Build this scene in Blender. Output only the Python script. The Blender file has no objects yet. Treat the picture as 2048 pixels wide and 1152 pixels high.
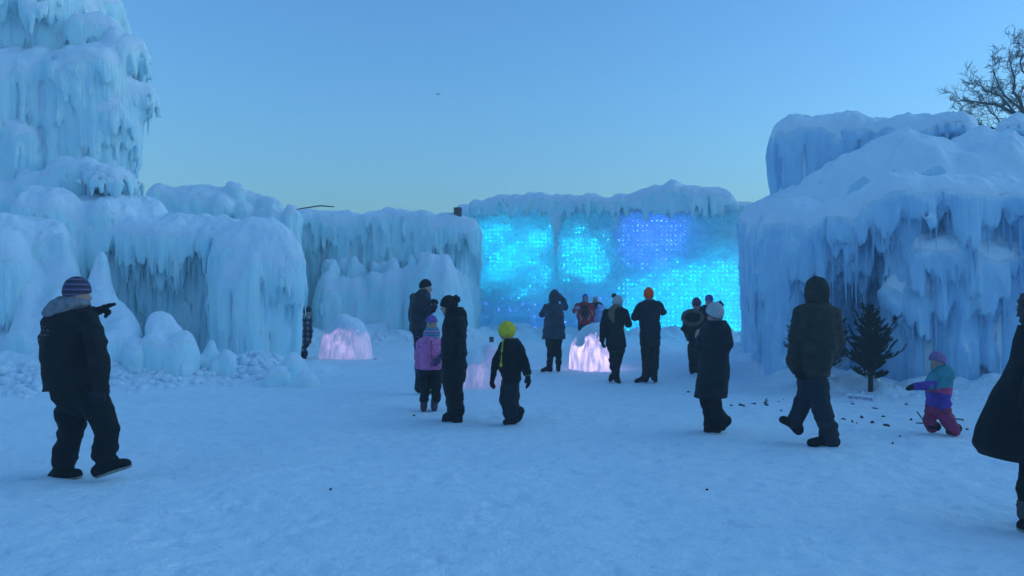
import bpy, math, random
import numpy as np
from mathutils import Vector

# ------------------------------------------------------------------ camera, sky, sun, exposure
sc = bpy.context.scene
COL = sc.collection
F, CX, CY, HOR, EYE = 1547.0, 1024.0, 576.0, 598.0, 1.585     # photo focal length in pixels, centre, horizon row, eye height
PITCH = math.atan((HOR - CY) / F)
cam_d = bpy.data.cameras.new('camera')
cam = bpy.data.objects.new('camera', cam_d)
COL.objects.link(cam)
sc.camera = cam
cam_d.sensor_width = 36.0
cam_d.lens = 36.0 * F / 2048.0
cam_d.clip_start = 0.1
cam_d.clip_end = 3000.0
cam.location = (0, 0, EYE)
cam.rotation_euler = (math.pi / 2 + PITCH, 0, 0)

SUN_EL, SUN_AZ = math.radians(5.0), math.radians(82.0)         # low sun away to the right; azimuth from +Y towards +X
world = bpy.data.worlds.new('World')
sc.world = world
world.use_nodes = True
wn = world.node_tree
bg = wn.nodes['Background']
sky = wn.nodes.new('ShaderNodeTexSky')
sky.sky_type = 'NISHITA'
sky.sun_disc = False
sky.sun_elevation = SUN_EL
sky.sun_rotation = SUN_AZ
sky.air_density = 1.2
sky.dust_density = 0.6
sky.ozone_density = 3.0
# the camera's cool white balance, the same for the whole sky
tint = wn.nodes.new('ShaderNodeMix'); tint.data_type = 'RGBA'; tint.blend_type = 'MULTIPLY'; tint.inputs['Factor'].default_value = 1.0
_ti = [q for q in tint.inputs if q.type == 'RGBA']
_ti[1].default_value = (0.69, 1.03, 1.40, 1)
wn.links.new(sky.outputs[0], _ti[0])
wn.links.new([q for q in tint.outputs if q.type == 'RGBA'][0], bg.inputs[0])
bg.inputs[1].default_value = 0.15

sun_d = bpy.data.lights.new('sun', 'SUN')
sun = bpy.data.objects.new('sun', sun_d)
COL.objects.link(sun)
sun_d.energy = 0.24
sun_d.angle = math.radians(70)
sun_d.color = (0.30, 0.74, 1.0)
# twilight glow: a very broad soft sun on the sky's sun side
_el = math.radians(42)
sdir = Vector((math.cos(_el) * math.sin(SUN_AZ), math.cos(_el) * math.cos(SUN_AZ), math.sin(_el)))
sun.rotation_euler = sdir.to_track_quat('Z', 'Y').to_euler()

vs = sc.view_settings
vs.view_transform = 'Standard'
vs.look = 'None'
vs.exposure = 1.36
vs.gamma = 1.0
vs.use_curve_mapping = False
sc.cycles.use_denoising = True
sc.cycles.max_bounces = 8
sc.cycles.transparent_max_bounces = 8
sc.cycles.caustics_refractive = False
sc.cycles.caustics_reflective = False
sc.cycles.sample_clamp_indirect = 4.0

# ------------------------------------------------------------------ measuring and noise helpers
def P(px, py, d):
    u = (px - CX) / F
    v = (CY - py) / F
    den = math.cos(PITCH) - v * math.sin(PITCH)
    return np.array([d * u / den, d, EYE + d * (math.sin(PITCH) + v * math.cos(PITCH)) / den])

def XY(px, d):
    p = P(px, HOR, d)
    return np.array([p[0], p[1]])

def Zp(py, d):
    return float(P(CX, py, d)[2])

def hsh(i, j, k, seed):
    with np.errstate(over='ignore'):
        h = (i.astype(np.uint32) * np.uint32(374761393) + j.astype(np.uint32) * np.uint32(668265263)
             + k.astype(np.uint32) * np.uint32(2246822519) + np.uint32(seed * 3266489917 & 0xffffffff))
        h = (h ^ (h >> np.uint32(13))) * np.uint32(1274126177)
        h = (h ^ (h >> np.uint32(15))) * np.uint32(2246822519)
        h = h ^ (h >> np.uint32(16))
    return h.astype(np.float32) / np.float32(4294967295.0)

def sm(t):
    return t * t * (3 - 2 * t)

def n2(x, y, s, seed=0):
    x = x / s; y = y / s
    i = np.floor(x); j = np.floor(y)
    fx = sm(x - i); fy = sm(y - j)
    i = i.astype(np.int64); j = j.astype(np.int64)
    z = np.zeros_like(i)
    a = hsh(i, j, z, seed); b = hsh(i + 1, j, z, seed); c = hsh(i, j + 1, z, seed); d = hsh(i + 1, j + 1, z, seed)
    return ((a * (1 - fx) + b * fx) * (1 - fy) + (c * (1 - fx) + d * fx) * fy) * 2 - 1

def n3g(xs, ys, zs, s, seed=0):
    """smooth value noise on a regular grid (three axis arrays), separable; s may be a triple"""
    if not hasattr(s, '__len__'):
        s = (s, s, s)
    W = []; o = []
    for ax, q in zip((xs, ys, zs), s):
        t = ax / q
        i0 = int(math.floor(t.min())) ; n = int(math.floor(t.max())) - i0 + 2
        i = np.floor(t).astype(int) - i0
        f = sm(t - np.floor(t))
        M = np.zeros((len(ax), n), np.float32)
        M[np.arange(len(ax)), i] = 1 - f
        M[np.arange(len(ax)), i + 1] += f
        W.append(M); o.append((i0, n))
    I, J, K = np.meshgrid(*[np.arange(n) + i0 for i0, n in o], indexing='ij')
    R = hsh(I.astype(np.int64), J.astype(np.int64), K.astype(np.int64), seed) * 2 - 1
    R = np.tensordot(W[0], R, (1, 0))
    R = np.tensordot(R, W[1], (1, 1)).transpose(0, 2, 1)
    R = np.tensordot(R, W[2], (2, 1))
    return R.astype(np.float32)

def worley(x, y, s, seed=0):
    x = x / s; y = y / s
    i = np.floor(x).astype(np.int64); j = np.floor(y).astype(np.int64)
    best = np.full(x.shape, 9.0, np.float32); r1 = np.zeros(x.shape, np.float32); r2 = r1.copy()
    for di in (-1, 0, 1):
        for dj in (-1, 0, 1):
            a = i + di; b = j + dj; z = np.zeros_like(a)
            cx = a + hsh(a, b, z, seed); cy = b + hsh(a, b, z + 1, seed)
            dd = np.hypot(x - cx, y - cy)
            m = dd < best
            best = np.where(m, dd, best)
            r1 = np.where(m, hsh(a, b, z + 2, seed), r1)
            r2 = np.where(m, hsh(a, b, z + 3, seed), r2)
    return best, r1, r2

def smin(a, b, k):
    h = np.clip(0.5 + 0.5 * (b - a) / k, 0, 1)
    return b * (1 - h) + a * h - k * h * (1 - h)

def surface_nets(f, org, h):
    """closed quad mesh of f < 0 on a regular grid"""
    f = f.copy()
    for ax in range(3):
        sl = [slice(None)] * 3
        sl[ax] = 0; f[tuple(sl)] = np.maximum(f[tuple(sl)], 1e-3)
        sl[ax] = -1; f[tuple(sl)] = np.maximum(f[tuple(sl)], 1e-3)
    ins = f < 0
    n = [s - 1 for s in f.shape]
    cnt = np.zeros(n, np.int8)
    offs = [(a, b, c) for a in (0, 1) for b in (0, 1) for c in (0, 1)]
    for a, b, c in offs:
        cnt += ins[a:a + n[0], b:b + n[1], c:c + n[2]]
    act = np.nonzero((cnt > 0) & (cnt < 8))
    m = len(act[0])
    idx = np.full(n, -1, np.int32)
    idx[act] = np.arange(m)
    V = np.stack([f[act[0] + a, act[1] + b, act[2] + c] for a, b, c in offs])
    acc = np.zeros((m, 3), np.float32); num = np.zeros(m, np.float32)
    O = np.array(offs, np.float32)
    for p in range(8):
        for q in range(p + 1, 8):
            if np.abs(O[p] - O[q]).sum() == 1:
                cr = (V[p] < 0) != (V[q] < 0)
                t = np.where(cr, V[p] / np.where(cr, V[p] - V[q], 1), 0)
                acc += np.where(cr[:, None], O[p] + (O[q] - O[p]) * t[:, None], 0)
                num += cr
    verts = (np.stack(act, 1) + acc / num[:, None]) * h + np.asarray(org)
    quads = []
    for ax in range(3):
        b, c = (ax + 1) % 3, (ax + 2) % 3
        s0 = [slice(1, -1)] * 3; s1 = [slice(1, -1)] * 3
        s0[ax] = slice(0, -1); s1[ax] = slice(1, None)
        A = ins[tuple(s0)]; B = ins[tuple(s1)]
        e = np.nonzero(A != B)
        pos = [e[0].copy(), e[1].copy(), e[2].copy()]
        for k in range(3):
            if k != ax:
                pos[k] += 1
        def cell(db, dc):
            q = [pos[0], pos[1], pos[2]]
            q[b] = q[b] - db; q[c] = q[c] - dc
            return idx[q[0], q[1], q[2]]
        Q = np.stack([cell(1, 1), cell(0, 1), cell(0, 0), cell(1, 0)], 1)
        flip = B[e]
        Q[flip] = Q[flip][:, ::-1]
        quads.append(Q)
    Q = np.concatenate(quads)
    return verts.astype(np.float32), Q[(Q >= 0).all(1)]

def mesh_np(name, V, Q, smooth=True):
    """mesh from an (n,3) vertex array and an (m,k) face array"""
    me = bpy.data.meshes.new(name)
    Q = np.asarray(Q, np.int32); V = np.asarray(V, np.float32)
    me.vertices.add(len(V)); me.vertices.foreach_set('co', V.ravel())
    k = Q.shape[1]
    me.loops.add(Q.size); me.loops.foreach_set('vertex_index', Q.ravel())
    me.polygons.add(len(Q))
    me.polygons.foreach_set('loop_start', np.arange(0, Q.size, k, dtype=np.int32))
    if smooth:
        me.polygons.foreach_set('use_smooth', np.ones(len(Q), bool))
    me.update(calc_edges=True)
    return me

def compact(V, Q):
    u, inv = np.unique(Q, return_inverse=True)
    return V[u], inv.reshape(Q.shape)

# ------------------------------------------------------------------ objects
def tag(o, label=None, cat=None, group=None, kind=None):
    if label: o['label'] = label
    if cat: o['category'] = cat
    if group: o['group'] = group
    if kind: o['kind'] = kind
    return o

def thing(name, label, cat, loc, group=None):
    o = bpy.data.objects.new(name, None)
    o.empty_display_size = 0.2
    COL.objects.link(o)
    o.location = Vector([float(v) for v in loc])
    return tag(o, label, cat, group)

def root_loc(o):
    p = Vector((0, 0, 0))
    while o is not None:
        p = p + o.location; o = o.parent
    return p

def link(name, me, mat, parent=None, loc=None, label=None):
    o = bpy.data.objects.new(name, me)
    COL.objects.link(o)
    if mat is not None and len(me.materials) == 0:
        me.materials.append(mat)
    if parent is not None:
        o.parent = parent
    if loc is not None:
        o.location = loc
    if label:
        o['label'] = label
    return o

def part_np(name, V, Q, mat, parent, smooth=True, label=None):
    off = np.array(root_loc(parent)) if parent is not None else np.zeros(3)
    return link(name, mesh_np(name, np.asarray(V) - off, Q, smooth), mat, parent, label=label)

# ------------------------------------------------------------------ materials
def new_mat(name):
    m = bpy.data.materials.new(name); m.use_nodes = True
    return m, m.node_tree, m.node_tree.nodes['Principled BSDF']

def N(nt, t, **kw):
    n = nt.nodes.new(t)
    for k, v in kw.items():
        if hasattr(n, k): setattr(n, k, v)
        else: n.inputs[k].default_value = v
    return n

def ramp(nt, fac, stops):
    r = nt.nodes.new('ShaderNodeValToRGB')
    e = r.color_ramp.elements
    while len(e) < len(stops): e.new(0.5)
    for q, (p, c) in zip(e, stops):
        q.position = p; q.color = (*c, 1)
    nt.links.new(fac, r.inputs[0])
    return r.outputs[0]

def coords(nt, scale=(1, 1, 1), kind='Object'):
    tc = nt.nodes.new('ShaderNodeTexCoord'); mp = nt.nodes.new('ShaderNodeMapping')
    mp.inputs['Scale'].default_value = scale
    nt.links.new(tc.outputs[kind], mp.inputs[0])
    return mp.outputs[0]

def noise(nt, vec, scale, detail=4, rough=0.55):
    n = nt.nodes.new('ShaderNodeTexNoise')
    n.inputs['Scale'].default_value = scale; n.inputs['Detail'].default_value = detail; n.inputs['Roughness'].default_value = rough
    nt.links.new(vec, n.inputs['Vector'])
    return n.outputs['Fac']

def bump(nt, h, bs, strength, dist, prev=None):
    b = nt.nodes.new('ShaderNodeBump')
    b.inputs['Strength'].default_value = strength; b.inputs['Distance'].default_value = dist
    nt.links.new(h, b.inputs['Height'])
    if prev is not None: nt.links.new(prev, b.inputs['Normal'])
    nt.links.new(b.outputs[0], bs.inputs['Normal'])
    return b.outputs[0]

def math_n(nt, op, a, b=None, clamp=False):
    m = nt.nodes.new('ShaderNodeMath'); m.operation = op; m.use_clamp = clamp
    for i, v in enumerate((a, b)):
        if v is None: continue
        if isinstance(v, (int, float)): m.inputs[i].default_value = v
        else: nt.links.new(v, m.inputs[i])
    return m.outputs[0]

def mixc(nt, fac, a, b):
    m = nt.nodes.new('ShaderNodeMix'); m.data_type = 'RGBA'
    if isinstance(fac, (int, float)): m.inputs['Factor'].default_value = fac
    else: nt.links.new(fac, m.inputs['Factor'])
    for k, v in (('A', a), ('B', b)):
        s = [q for q in m.inputs if q.name == k and q.type == 'RGBA'][0]
        if isinstance(v, tuple): s.default_value = (*v, 1)
        else: nt.links.new(v, s)
    return [q for q in m.outputs if q.type == 'RGBA'][0]

def mat_ice(name, c0, c1, sss=0.45):
    m, nt, bs = new_mat(name)
    v = coords(nt, (1, 1, 0.22))
    n = noise(nt, v, 2.2, 5)
    col = ramp(nt, n, [(0.32, c0), (0.68, c1)])
    geo = nt.nodes.new('ShaderNodeNewGeometry'); sep = nt.nodes.new('ShaderNodeSeparateXYZ')
    nt.links.new(geo.outputs['Normal'], sep.inputs[0])
    nb = noise(nt, coords(nt), 5.0, 4)
    up = math_n(nt, 'ADD', sep.outputs[2], math_n(nt, 'MULTIPLY', math_n(nt, 'SUBTRACT', nb, 0.5), 0.9))
    frost = math_n(nt, 'MULTIPLY', math_n(nt, 'SUBTRACT', up, 0.02), 1.7, True)
    nt.links.new(mixc(nt, frost, col, (0.77, 0.85, 0.92)), bs.inputs['Base Color'])
    bs.inputs['Roughness'].default_value = 0.34
    bs.inputs['IOR'].default_value = 1.31
    bs.inputs['Subsurface Weight'].default_value = sss
    bs.inputs['Subsurface Radius'].default_value = (0.25, 0.7, 1.0)
    bs.inputs['Subsurface Scale'].default_value = 0.12
    rr = math_n(nt, 'ADD', math_n(nt, 'MULTIPLY', frost, 0.45), 0.32)
    nt.links.new(rr, bs.inputs['Roughness'])
    b1 = bump(nt, noise(nt, coords(nt, (1, 1, 0.07)), 16.0, 4), bs, 0.8, 0.07)
    bump(nt, noise(nt, coords(nt), 30.0, 4), bs, 0.3, 0.015, b1)
    return m

def mat_snow(name, bmp=0.5):
    m, nt, bs = new_mat(name)
    v = coords(nt)
    col = ramp(nt, noise(nt, v, 1.7, 6), [(0.3, (0.73, 0.81, 0.89)), (0.7, (0.82, 0.87, 0.93))])
    nt.links.new(col, bs.inputs['Base Color'])
    bs.inputs['Roughness'].default_value = 0.75
    bs.inputs['Specular IOR Level'].default_value = 0.2
    b = bump(nt, noise(nt, v, 9.0, 6), bs, bmp, 0.06)
    bump(nt, noise(nt, v, 45.0, 3), bs, bmp * 0.6, 0.012, b)
    return m

def mat_ground():
    m, nt, bs = new_mat('trampled_snow')
    v = coords(nt)
    a = noise(nt, v, 0.55, 5); b_ = noise(nt, v, 6.0, 6, 0.65)
    col = ramp(nt, a, [(0.3, (0.78, 0.84, 0.90)), (0.7, (0.86, 0.90, 0.95))])
    mottle = ramp(nt, b_, [(0.30, (0.72, 0.78, 0.84)), (0.47, (1, 1, 1))])  # random darker mottling of the snow
    mx = nt.nodes.new('ShaderNodeMix'); mx.data_type = 'RGBA'; mx.blend_type = 'MULTIPLY'; mx.inputs['Factor'].default_value = 0.7
    ins = [q for q in mx.inputs if q.type == 'RGBA']
    nt.links.new(col, ins[0]); nt.links.new(mottle, ins[1])
    nt.links.new([q for q in mx.outputs if q.type == 'RGBA'][0], bs.inputs['Base Color'])
    bs.inputs['Roughness'].default_value = 0.62
    bs.inputs['Specular IOR Level'].default_value = 0.3
    b1 = bump(nt, noise(nt, v, 4.0, 6, 0.6), bs, 0.6, 0.09)
    bump(nt, noise(nt, v, 24.0, 5, 0.65), bs, 0.6, 0.025, b1)
    return m

def mat_cloth(name, c, var=0.35, rough=0.85, scale=9.0, quilt=0):
    m, nt, bs = new_mat(name)
    v = coords(nt)
    n = noise(nt, v, scale, 5)
    lo = tuple(x * (1 - var) for x in c); hi = tuple(min(1, x * (1 + var)) for x in c)
    nt.links.new(ramp(nt, n, [(0.3, lo), (0.7, hi)]), bs.inputs['Base Color'])
    bs.inputs['Roughness'].default_value = rough
    bs.inputs['Specular IOR Level'].default_value = 0.25
    b = bump(nt, noise(nt, coords(nt, (1, 1, 1.6)), 11.0, 3), bs, 0.5, 0.04)
    b = bump(nt, noise(nt, v, 160.0, 2), bs, 0.25, 0.004, b)
    if quilt:
        w = nt.nodes.new('ShaderNodeTexWave'); w.wave_type = 'BANDS'; w.bands_direction = 'Z'
        w.inputs['Scale'].default_value = quilt; w.inputs['Distortion'].default_value = 1.2
        nt.links.new(v, w.inputs['Vector'])
        bump(nt, w.outputs['Fac'], bs, 0.5, 0.02, b)
    return m

def mat_bands(name, stops, period, off=0.0, rough=0.9):
    """knit stripes repeating along the object's height"""
    m, nt, bs = new_mat(name)
    tc = nt.nodes.new('ShaderNodeTexCoord'); s = nt.nodes.new('ShaderNodeSeparateXYZ')
    nt.links.new(tc.outputs['Object'], s.inputs[0])
    f = math_n(nt, 'FRACT', math_n(nt, 'ADD', math_n(nt, 'DIVIDE', s.outputs[2], period), off))
    r = nt.nodes.new('ShaderNodeValToRGB'); r.color_ramp.interpolation = 'CONSTANT'
    e = r.color_ramp.elements
    while len(e) < len(stops): e.new(0.5)
    for q, (p, c) in zip(e, stops): q.position = p; q.color = (*c, 1)
    nt.links.new(f, r.inputs[0]); nt.links.new(r.outputs[0], bs.inputs['Base Color'])
    bs.inputs['Roughness'].default_value = rough
    bump(nt, noise(nt, coords(nt), 90.0, 2), bs, 0.5, 0.008)
    return m

def mat_plain(name, c, rough=0.5, emit=None, strength=0.0):
    m, nt, bs = new_mat(name)
    n = noise(nt, coords(nt), 12.0, 4)
    nt.links.new(ramp(nt, n, [(0.3, tuple(x * 0.82 for x in c)), (0.7, tuple(min(1, x * 1.15) for x in c))]), bs.inputs['Base Color'])
    bs.inputs['Roughness'].default_value = rough
    if emit:
        bs.inputs['Emission Color'].default_value = (*emit, 1)
        bs.inputs['Emission Strength'].default_value = strength
    return m

def mat_icicle(name, c):
    m, nt, bs = new_mat(name)
    col = ramp(nt, noise(nt, coords(nt, (1, 1, 0.4)), 3.0, 3), [(0.3, tuple(x * 0.88 for x in c)), (0.7, tuple(min(1, x * 1.08) for x in c))])
    nt.links.new(col, bs.inputs['Base Color']); bs.inputs['Roughness'].default_value = 0.2; bs.inputs['IOR'].default_value = 1.31
    tr = nt.nodes.new('ShaderNodeBsdfTranslucent'); nt.links.new(col, tr.inputs['Color'])
    mx = nt.nodes.new('ShaderNodeMixShader'); mx.inputs[0].default_value = 0.45
    nt.links.new(bs.outputs[0], mx.inputs[1]); nt.links.new(tr.outputs[0], mx.inputs[2])
    nt.links.new(mx.outputs[0], nt.nodes['Material Output'].inputs['Surface'])
    return m

SNOW = mat_snow('snow_cover')
GROUND = mat_ground()
ICE_LEFT = mat_ice('ice_pale_cyan', (0.56, 0.84, 0.90), (0.74, 0.92, 0.96))
ICE_BACK = mat_ice('ice_clear_cyan', (0.54, 0.85, 0.90), (0.73, 0.93, 0.96))
ICE_RIGHT = mat_ice('ice_shaded_blue', (0.34, 0.59, 0.80), (0.50, 0.72, 0.88))  # same ice, darker and bluer: the right side's shade put into the colour

# ------------------------------------------------------------------ ground
BASE_R = [XY(1492, 22), XY(1600, 15.4), XY(1650, 13.5), XY(1700, 13.2), XY(1790, 12.9), XY(2048, 12.5), XY(2350, 12.2)]
BASE_L = [XY(-200, 13.2), XY(0, 14.0), XY(200, 14.8), XY(400, 15.6), XY(520, 15.9), XY(575, 16.3)]
BASE_B = [XY(600, 28.2), XY(800, 28.6), XY(930, 29.5), XY(945, 33.2), XY(1230, 31.8), XY(1492, 29.6)]

def polydist(x, y, pts):
    best = np.full(x.shape, 1e9)
    for a, b in zip(pts[:-1], pts[1:]):
        ab = b - a
        t = np.clip(((x - a[0]) * ab[0] + (y - a[1]) * ab[1]) / (ab @ ab), 0, 1)
        best = np.minimum(best, np.hypot(x - a[0] - t * ab[0], y - a[1] - t * ab[1]))
    return best

def ground_z(x, y):
    x = np.asarray(x, float); y = np.asarray(y, float)
    fade = np.clip((70 - np.hypot(x, y)) / 30, 0, 1)
    z = 0.030 * n2(x, y, 1.1, 1) + 0.018 * n2(x, y, 0.42, 2) + 0.009 * n2(x, y, 0.17, 3)
    for pts, h, w in ((BASE_R, 0.30, 0.75), (BASE_L, 0.34, 0.9), (BASE_B, 0.35, 1.3)):
        q = polydist(x, y, pts)
        z = z + h * np.exp(-(q / w) ** 2) * (1 + 0.5 * n2(x, y, 0.5, 7) + 0.3 * n2(x, y, 0.2, 8))
    return z * fade

def footprints(xs, ys, Z):
    """boot prints trodden into the open snow"""
    rg = np.random.default_rng(8)
    for _ in range(1500):
        y = 3.6 + 17 * rg.random() ** 1.15; x = (rg.random() * 2 - 1) * min(0.66 * y + 0.5, 8.0)
        if min(float(polydist(np.array(x), np.array(y), q)) for q in (BASE_L, BASE_R)) < 0.9: continue
        a = rg.choice([0.2, 2.9, 1.3]) + rg.normal() * 0.6; dp = 0.003 + 0.010 * rg.random()
        i0, i1 = np.searchsorted(xs, [x - 0.26, x + 0.26]); j0, j1 = np.searchsorted(ys, [y - 0.26, y + 0.26])
        if i1 <= i0 or j1 <= j0: continue
        gx, gy = np.meshgrid(xs[i0:i1] - x, ys[j0:j1] - y, indexing='ij')
        u = gx * math.cos(a) + gy * math.sin(a); v = -gx * math.sin(a) + gy * math.cos(a)
        q = np.sqrt((u / 0.15) ** 2 + (v / (0.055 + 0.012 * np.sign(u))) ** 2)
        Z[i0:i1, j0:j1] += np.where(q < 1, -dp * (1 - q ** 4), 0) + 0.45 * dp * np.exp(-((q - 1.25) / 0.28) ** 2)

def build_ground():
    core = np.arange(-8.4, 8.4, 0.034)
    side = 8.4 + np.cumsum(0.05 * 1.13 ** np.arange(62))
    xs = np.concatenate([-side[::-1], core, side])
    ys = [3.2]
    while ys[-1] < 45: ys.append(ys[-1] + max(0.026, ys[-1] * 0.0056))
    ys = np.concatenate([[-900, -300, -100, -30, -8, 0, 1.5, 2.6], ys, [48, 53, 60, 75, 110, 200, 450, 1200]])
    X, Y = np.meshgrid(xs, ys, indexing='ij')
    Z = ground_z(X, Y)
    footprints(xs, ys, Z)
    nx, ny = X.shape
    V = np.stack([X, Y, Z], -1).reshape(-1, 3)
    I = np.arange(nx * ny).reshape(nx, ny)
    Q = np.stack([I[:-1, :-1], I[1:, :-1], I[1:, 1:], I[:-1, 1:]], -1).reshape(-1, 4)
    o = link('ground', mesh_np('ground', V, Q), GROUND)
    tag(o, 'trampled snow covering the ground of the courtyard', kind='structure')
build_ground()

# ------------------------------------------------------------------ ice masses
class Ice:
    """a grown ice mass: lobes with domed tops and hanging, fluted curtains, on a voxel grid"""
    def __init__(s, x0, x1, y0, y1, z1, h, z0=-0.25):
        s.h = h
        s.xs = np.arange(x0, x1, h).astype(np.float32); s.ys = np.arange(y0, y1, h).astype(np.float32); s.zs = np.arange(z0, z1, h).astype(np.float32)
        s.f = np.full((len(s.xs), len(s.ys), len(s.zs)), 0.6, np.float32)
        s.n = 0
    def box(s, lo, hi):
        return tuple(slice(max(0, int((a - ax[0]) / s.h)), max(0, int((b - ax[0]) / s.h) + 2)) for a, b, ax in zip(lo, hi, (s.xs, s.ys, s.zs)))
    def lobe(s, A, B, r, zt, dome=0.5, zb=None, jag=0.5, point=1.1, cell=0.16, fa=0.09, taper=0.06, sharp=0.0, k=0.10, wav=0.13, flare=0.0, fr=0.06, tent=None):
        s.n += 1; sd = s.n * 7 + 3
        A = np.asarray(A, float); B = np.asarray(B, float)
        if not hasattr(zt, '__len__'): zt = (zt, zt)
        pad = r * 0.3 + 0.3 + flare
        lo = (min(A[0], B[0]) - r - pad, min(A[1], B[1]) - r - pad, (zb - 0.3) if zb is not None else -9)
        hi = (max(A[0], B[0]) + r + pad, max(A[1], B[1]) + r + pad, max(zt) + 0.5)
        bx = s.box(lo, hi)
        xs, ys, zs = s.xs[bx[0]], s.ys[bx[1]], s.zs[bx[2]]
        if 0 in (len(xs), len(ys), len(zs)): return
        X, Y = np.meshgrid(xs, ys, indexing='ij')
        ab = B - A; L = ab @ ab
        t = np.clip(((X - A[0]) * ab[0] + (Y - A[1]) * ab[1]) / L, 0, 1) if L > 1e-6 else np.zeros_like(X)
        dist = np.hypot(X - A[0] - t * ab[0], Y - A[1] - t * ab[1])
        d2 = dist - r * (1 + wav * n2(X, Y, 0.9 * r + 0.2, sd) + 0.5 * wav * n2(X, Y, 0.35 * r + 0.1, sd + 1))
        ZT = zt[0] + (zt[1] - zt[0]) * t + 0.16 * dome * n2(X, Y, 0.8, sd + 2) + 0.10 * dome * n2(X, Y, 0.3, sd + 4)
        ZR = ZT - dome * (1 + 0.35 * n2(X, Y, 0.35, sd + 3))
        w1, ra, rb = worley(X + 0.05 * n2(X, Y, 0.1, sd), Y, cell, sd)
        w2, rc, rd = worley(X, Y, cell * 0.45, sd + 5)
        fl = fa * (1.5 * w1 * w1 - 0.45) + fr * (ra - 0.5) + 0.6 * fa * (w2 * w2 - 0.3)
        z = zs[None, None, :]
        below = ZR[:, :, None] - z
        w = np.clip(below / 0.35 + 0.25, 0, 1)
        sz = np.clip(-below / np.maximum(ZT - ZR, 0.05)[:, :, None], 0, 1)
        inset = r * ((1 - sharp) * (1 - np.sqrt(np.maximum(1 - sz * sz, 0))) + sharp * sz)
        if tent: inset = r * sz ** tent
        f = d2[:, :, None] + fl[:, :, None] * w + inset + np.maximum(z - ZT[:, :, None], 0) * 1.2
        f = f + taper * np.maximum(below, 0)
        if flare:
            f = f - flare * np.clip(1 - z / 0.8, 0, 1) ** 2
        if zb is not None:
            zbot = zb + jag * (rb * 0.9 + 0.35 * n2(X, Y, 0.5, sd + 6)) + point * (cell * 3.2 * w1 * w1 + 0.25 * (rd - 0.3) + cell * 0.8 * w2 * w2)
            f = np.maximum(f, (zbot[:, :, None] - z) * 0.5)
        s.f[bx] = smin(s.f[bx], f.astype(np.float32), k)
    def carve(s, c, r, k=0.08):
        bx = s.box([a - b - 0.3 for a, b in zip(c, r)], [a + b + 0.3 for a, b in zip(c, r)])
        X, Y, Z = np.meshgrid(s.xs[bx[0]], s.ys[bx[1]], s.zs[bx[2]], indexing='ij')
        q = np.sqrt(((X - c[0]) / r[0]) ** 2 + ((Y - c[1]) / r[1]) ** 2 + ((Z - c[2]) / r[2]) ** 2)
        g = (q - 1) * min(r)
        s.f[bx] = -smin(-s.f[bx], g.astype(np.float32), k)
    def finish(s, name, label, cat, mat, icicles=0, ilen=(0.25, 0.9), irad=(0.025, 0.055), lump=0.05, snow=0.10, parent=None, seed=5, group=None, snow_norm=0.3, snow_keep=-0.10):
        f = s.f
        f += lump * n3g(s.xs, s.ys, s.zs, (0.5, 0.5, 0.6), seed) + 0.5 * lump * n3g(s.xs, s.ys, s.zs, (0.2, 0.2, 0.3), seed + 1)
        org = (s.xs[0], s.ys[0], s.zs[0])
        V, Q = surface_nets(f, org, s.h)
        c = V[Q].mean(1)
        nrm = np.cross(V[Q[:, 2]] - V[Q[:, 0]], V[Q[:, 3]] - V[Q[:, 1]])
        nrm /= np.linalg.norm(nrm, axis=1)[:, None] + 1e-9
        g = V.mean(0)
        root = parent or thing(name, label, cat, (float(g[0]), float(g[1]), 0), group)
        part_np('ice_body', V, Q, mat, root)
        if snow:
            b = f
            for _ in range(3):
                for ax in range(3):
                    b = 0.5 * b + 0.25 * (np.roll(b, 1, ax) + np.roll(b, -1, ax))
            X, Y = np.meshgrid(s.xs, s.ys, indexing='ij')
            t = np.clip(snow * (1.05 + 0.65 * n2(X, Y, 0.6, seed + 2) + 0.35 * n2(X, Y, 0.22, seed + 3) + 0.40 * n2(X, Y, 0.09, seed + 4)), 0.0, None) + 0.03
            kf = np.arange(len(s.zs))[None, None, :] - (t / s.h)[:, :, None]
            k0 = np.clip(np.floor(kf).astype(np.int32), 0, len(s.zs) - 2); fr = np.clip(kf - k0, 0, 1).astype(np.float32)
            bs = np.take_along_axis(b, k0, 2) * (1 - fr) + np.take_along_axis(b, k0 + 1, 2) * fr + 0.035
            SV, SQ = surface_nets(bs, org, s.h)
            cc = SV[SQ].mean(1)
            sn = np.cross(SV[SQ[:, 2]] - SV[SQ[:, 0]], SV[SQ[:, 3]] - SV[SQ[:, 1]]); sn /= np.linalg.norm(sn, axis=1)[:, None] + 1e-9
            ii = np.clip(((cc - np.array(org)) / s.h).round().astype(int), 0, np.array(f.shape) - 1)
            keep = (f[ii[:, 0], ii[:, 1], ii[:, 2]] > snow_keep) & (sn[:, 2] > snow_norm - 0.6)
            # a snow patch that never faces upwards is no snow
            SQ = SQ[keep]
            if len(SQ):
                SV, SQ = compact(SV, SQ)
                part_np('snow_cap', SV, SQ, SNOW, root)
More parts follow.
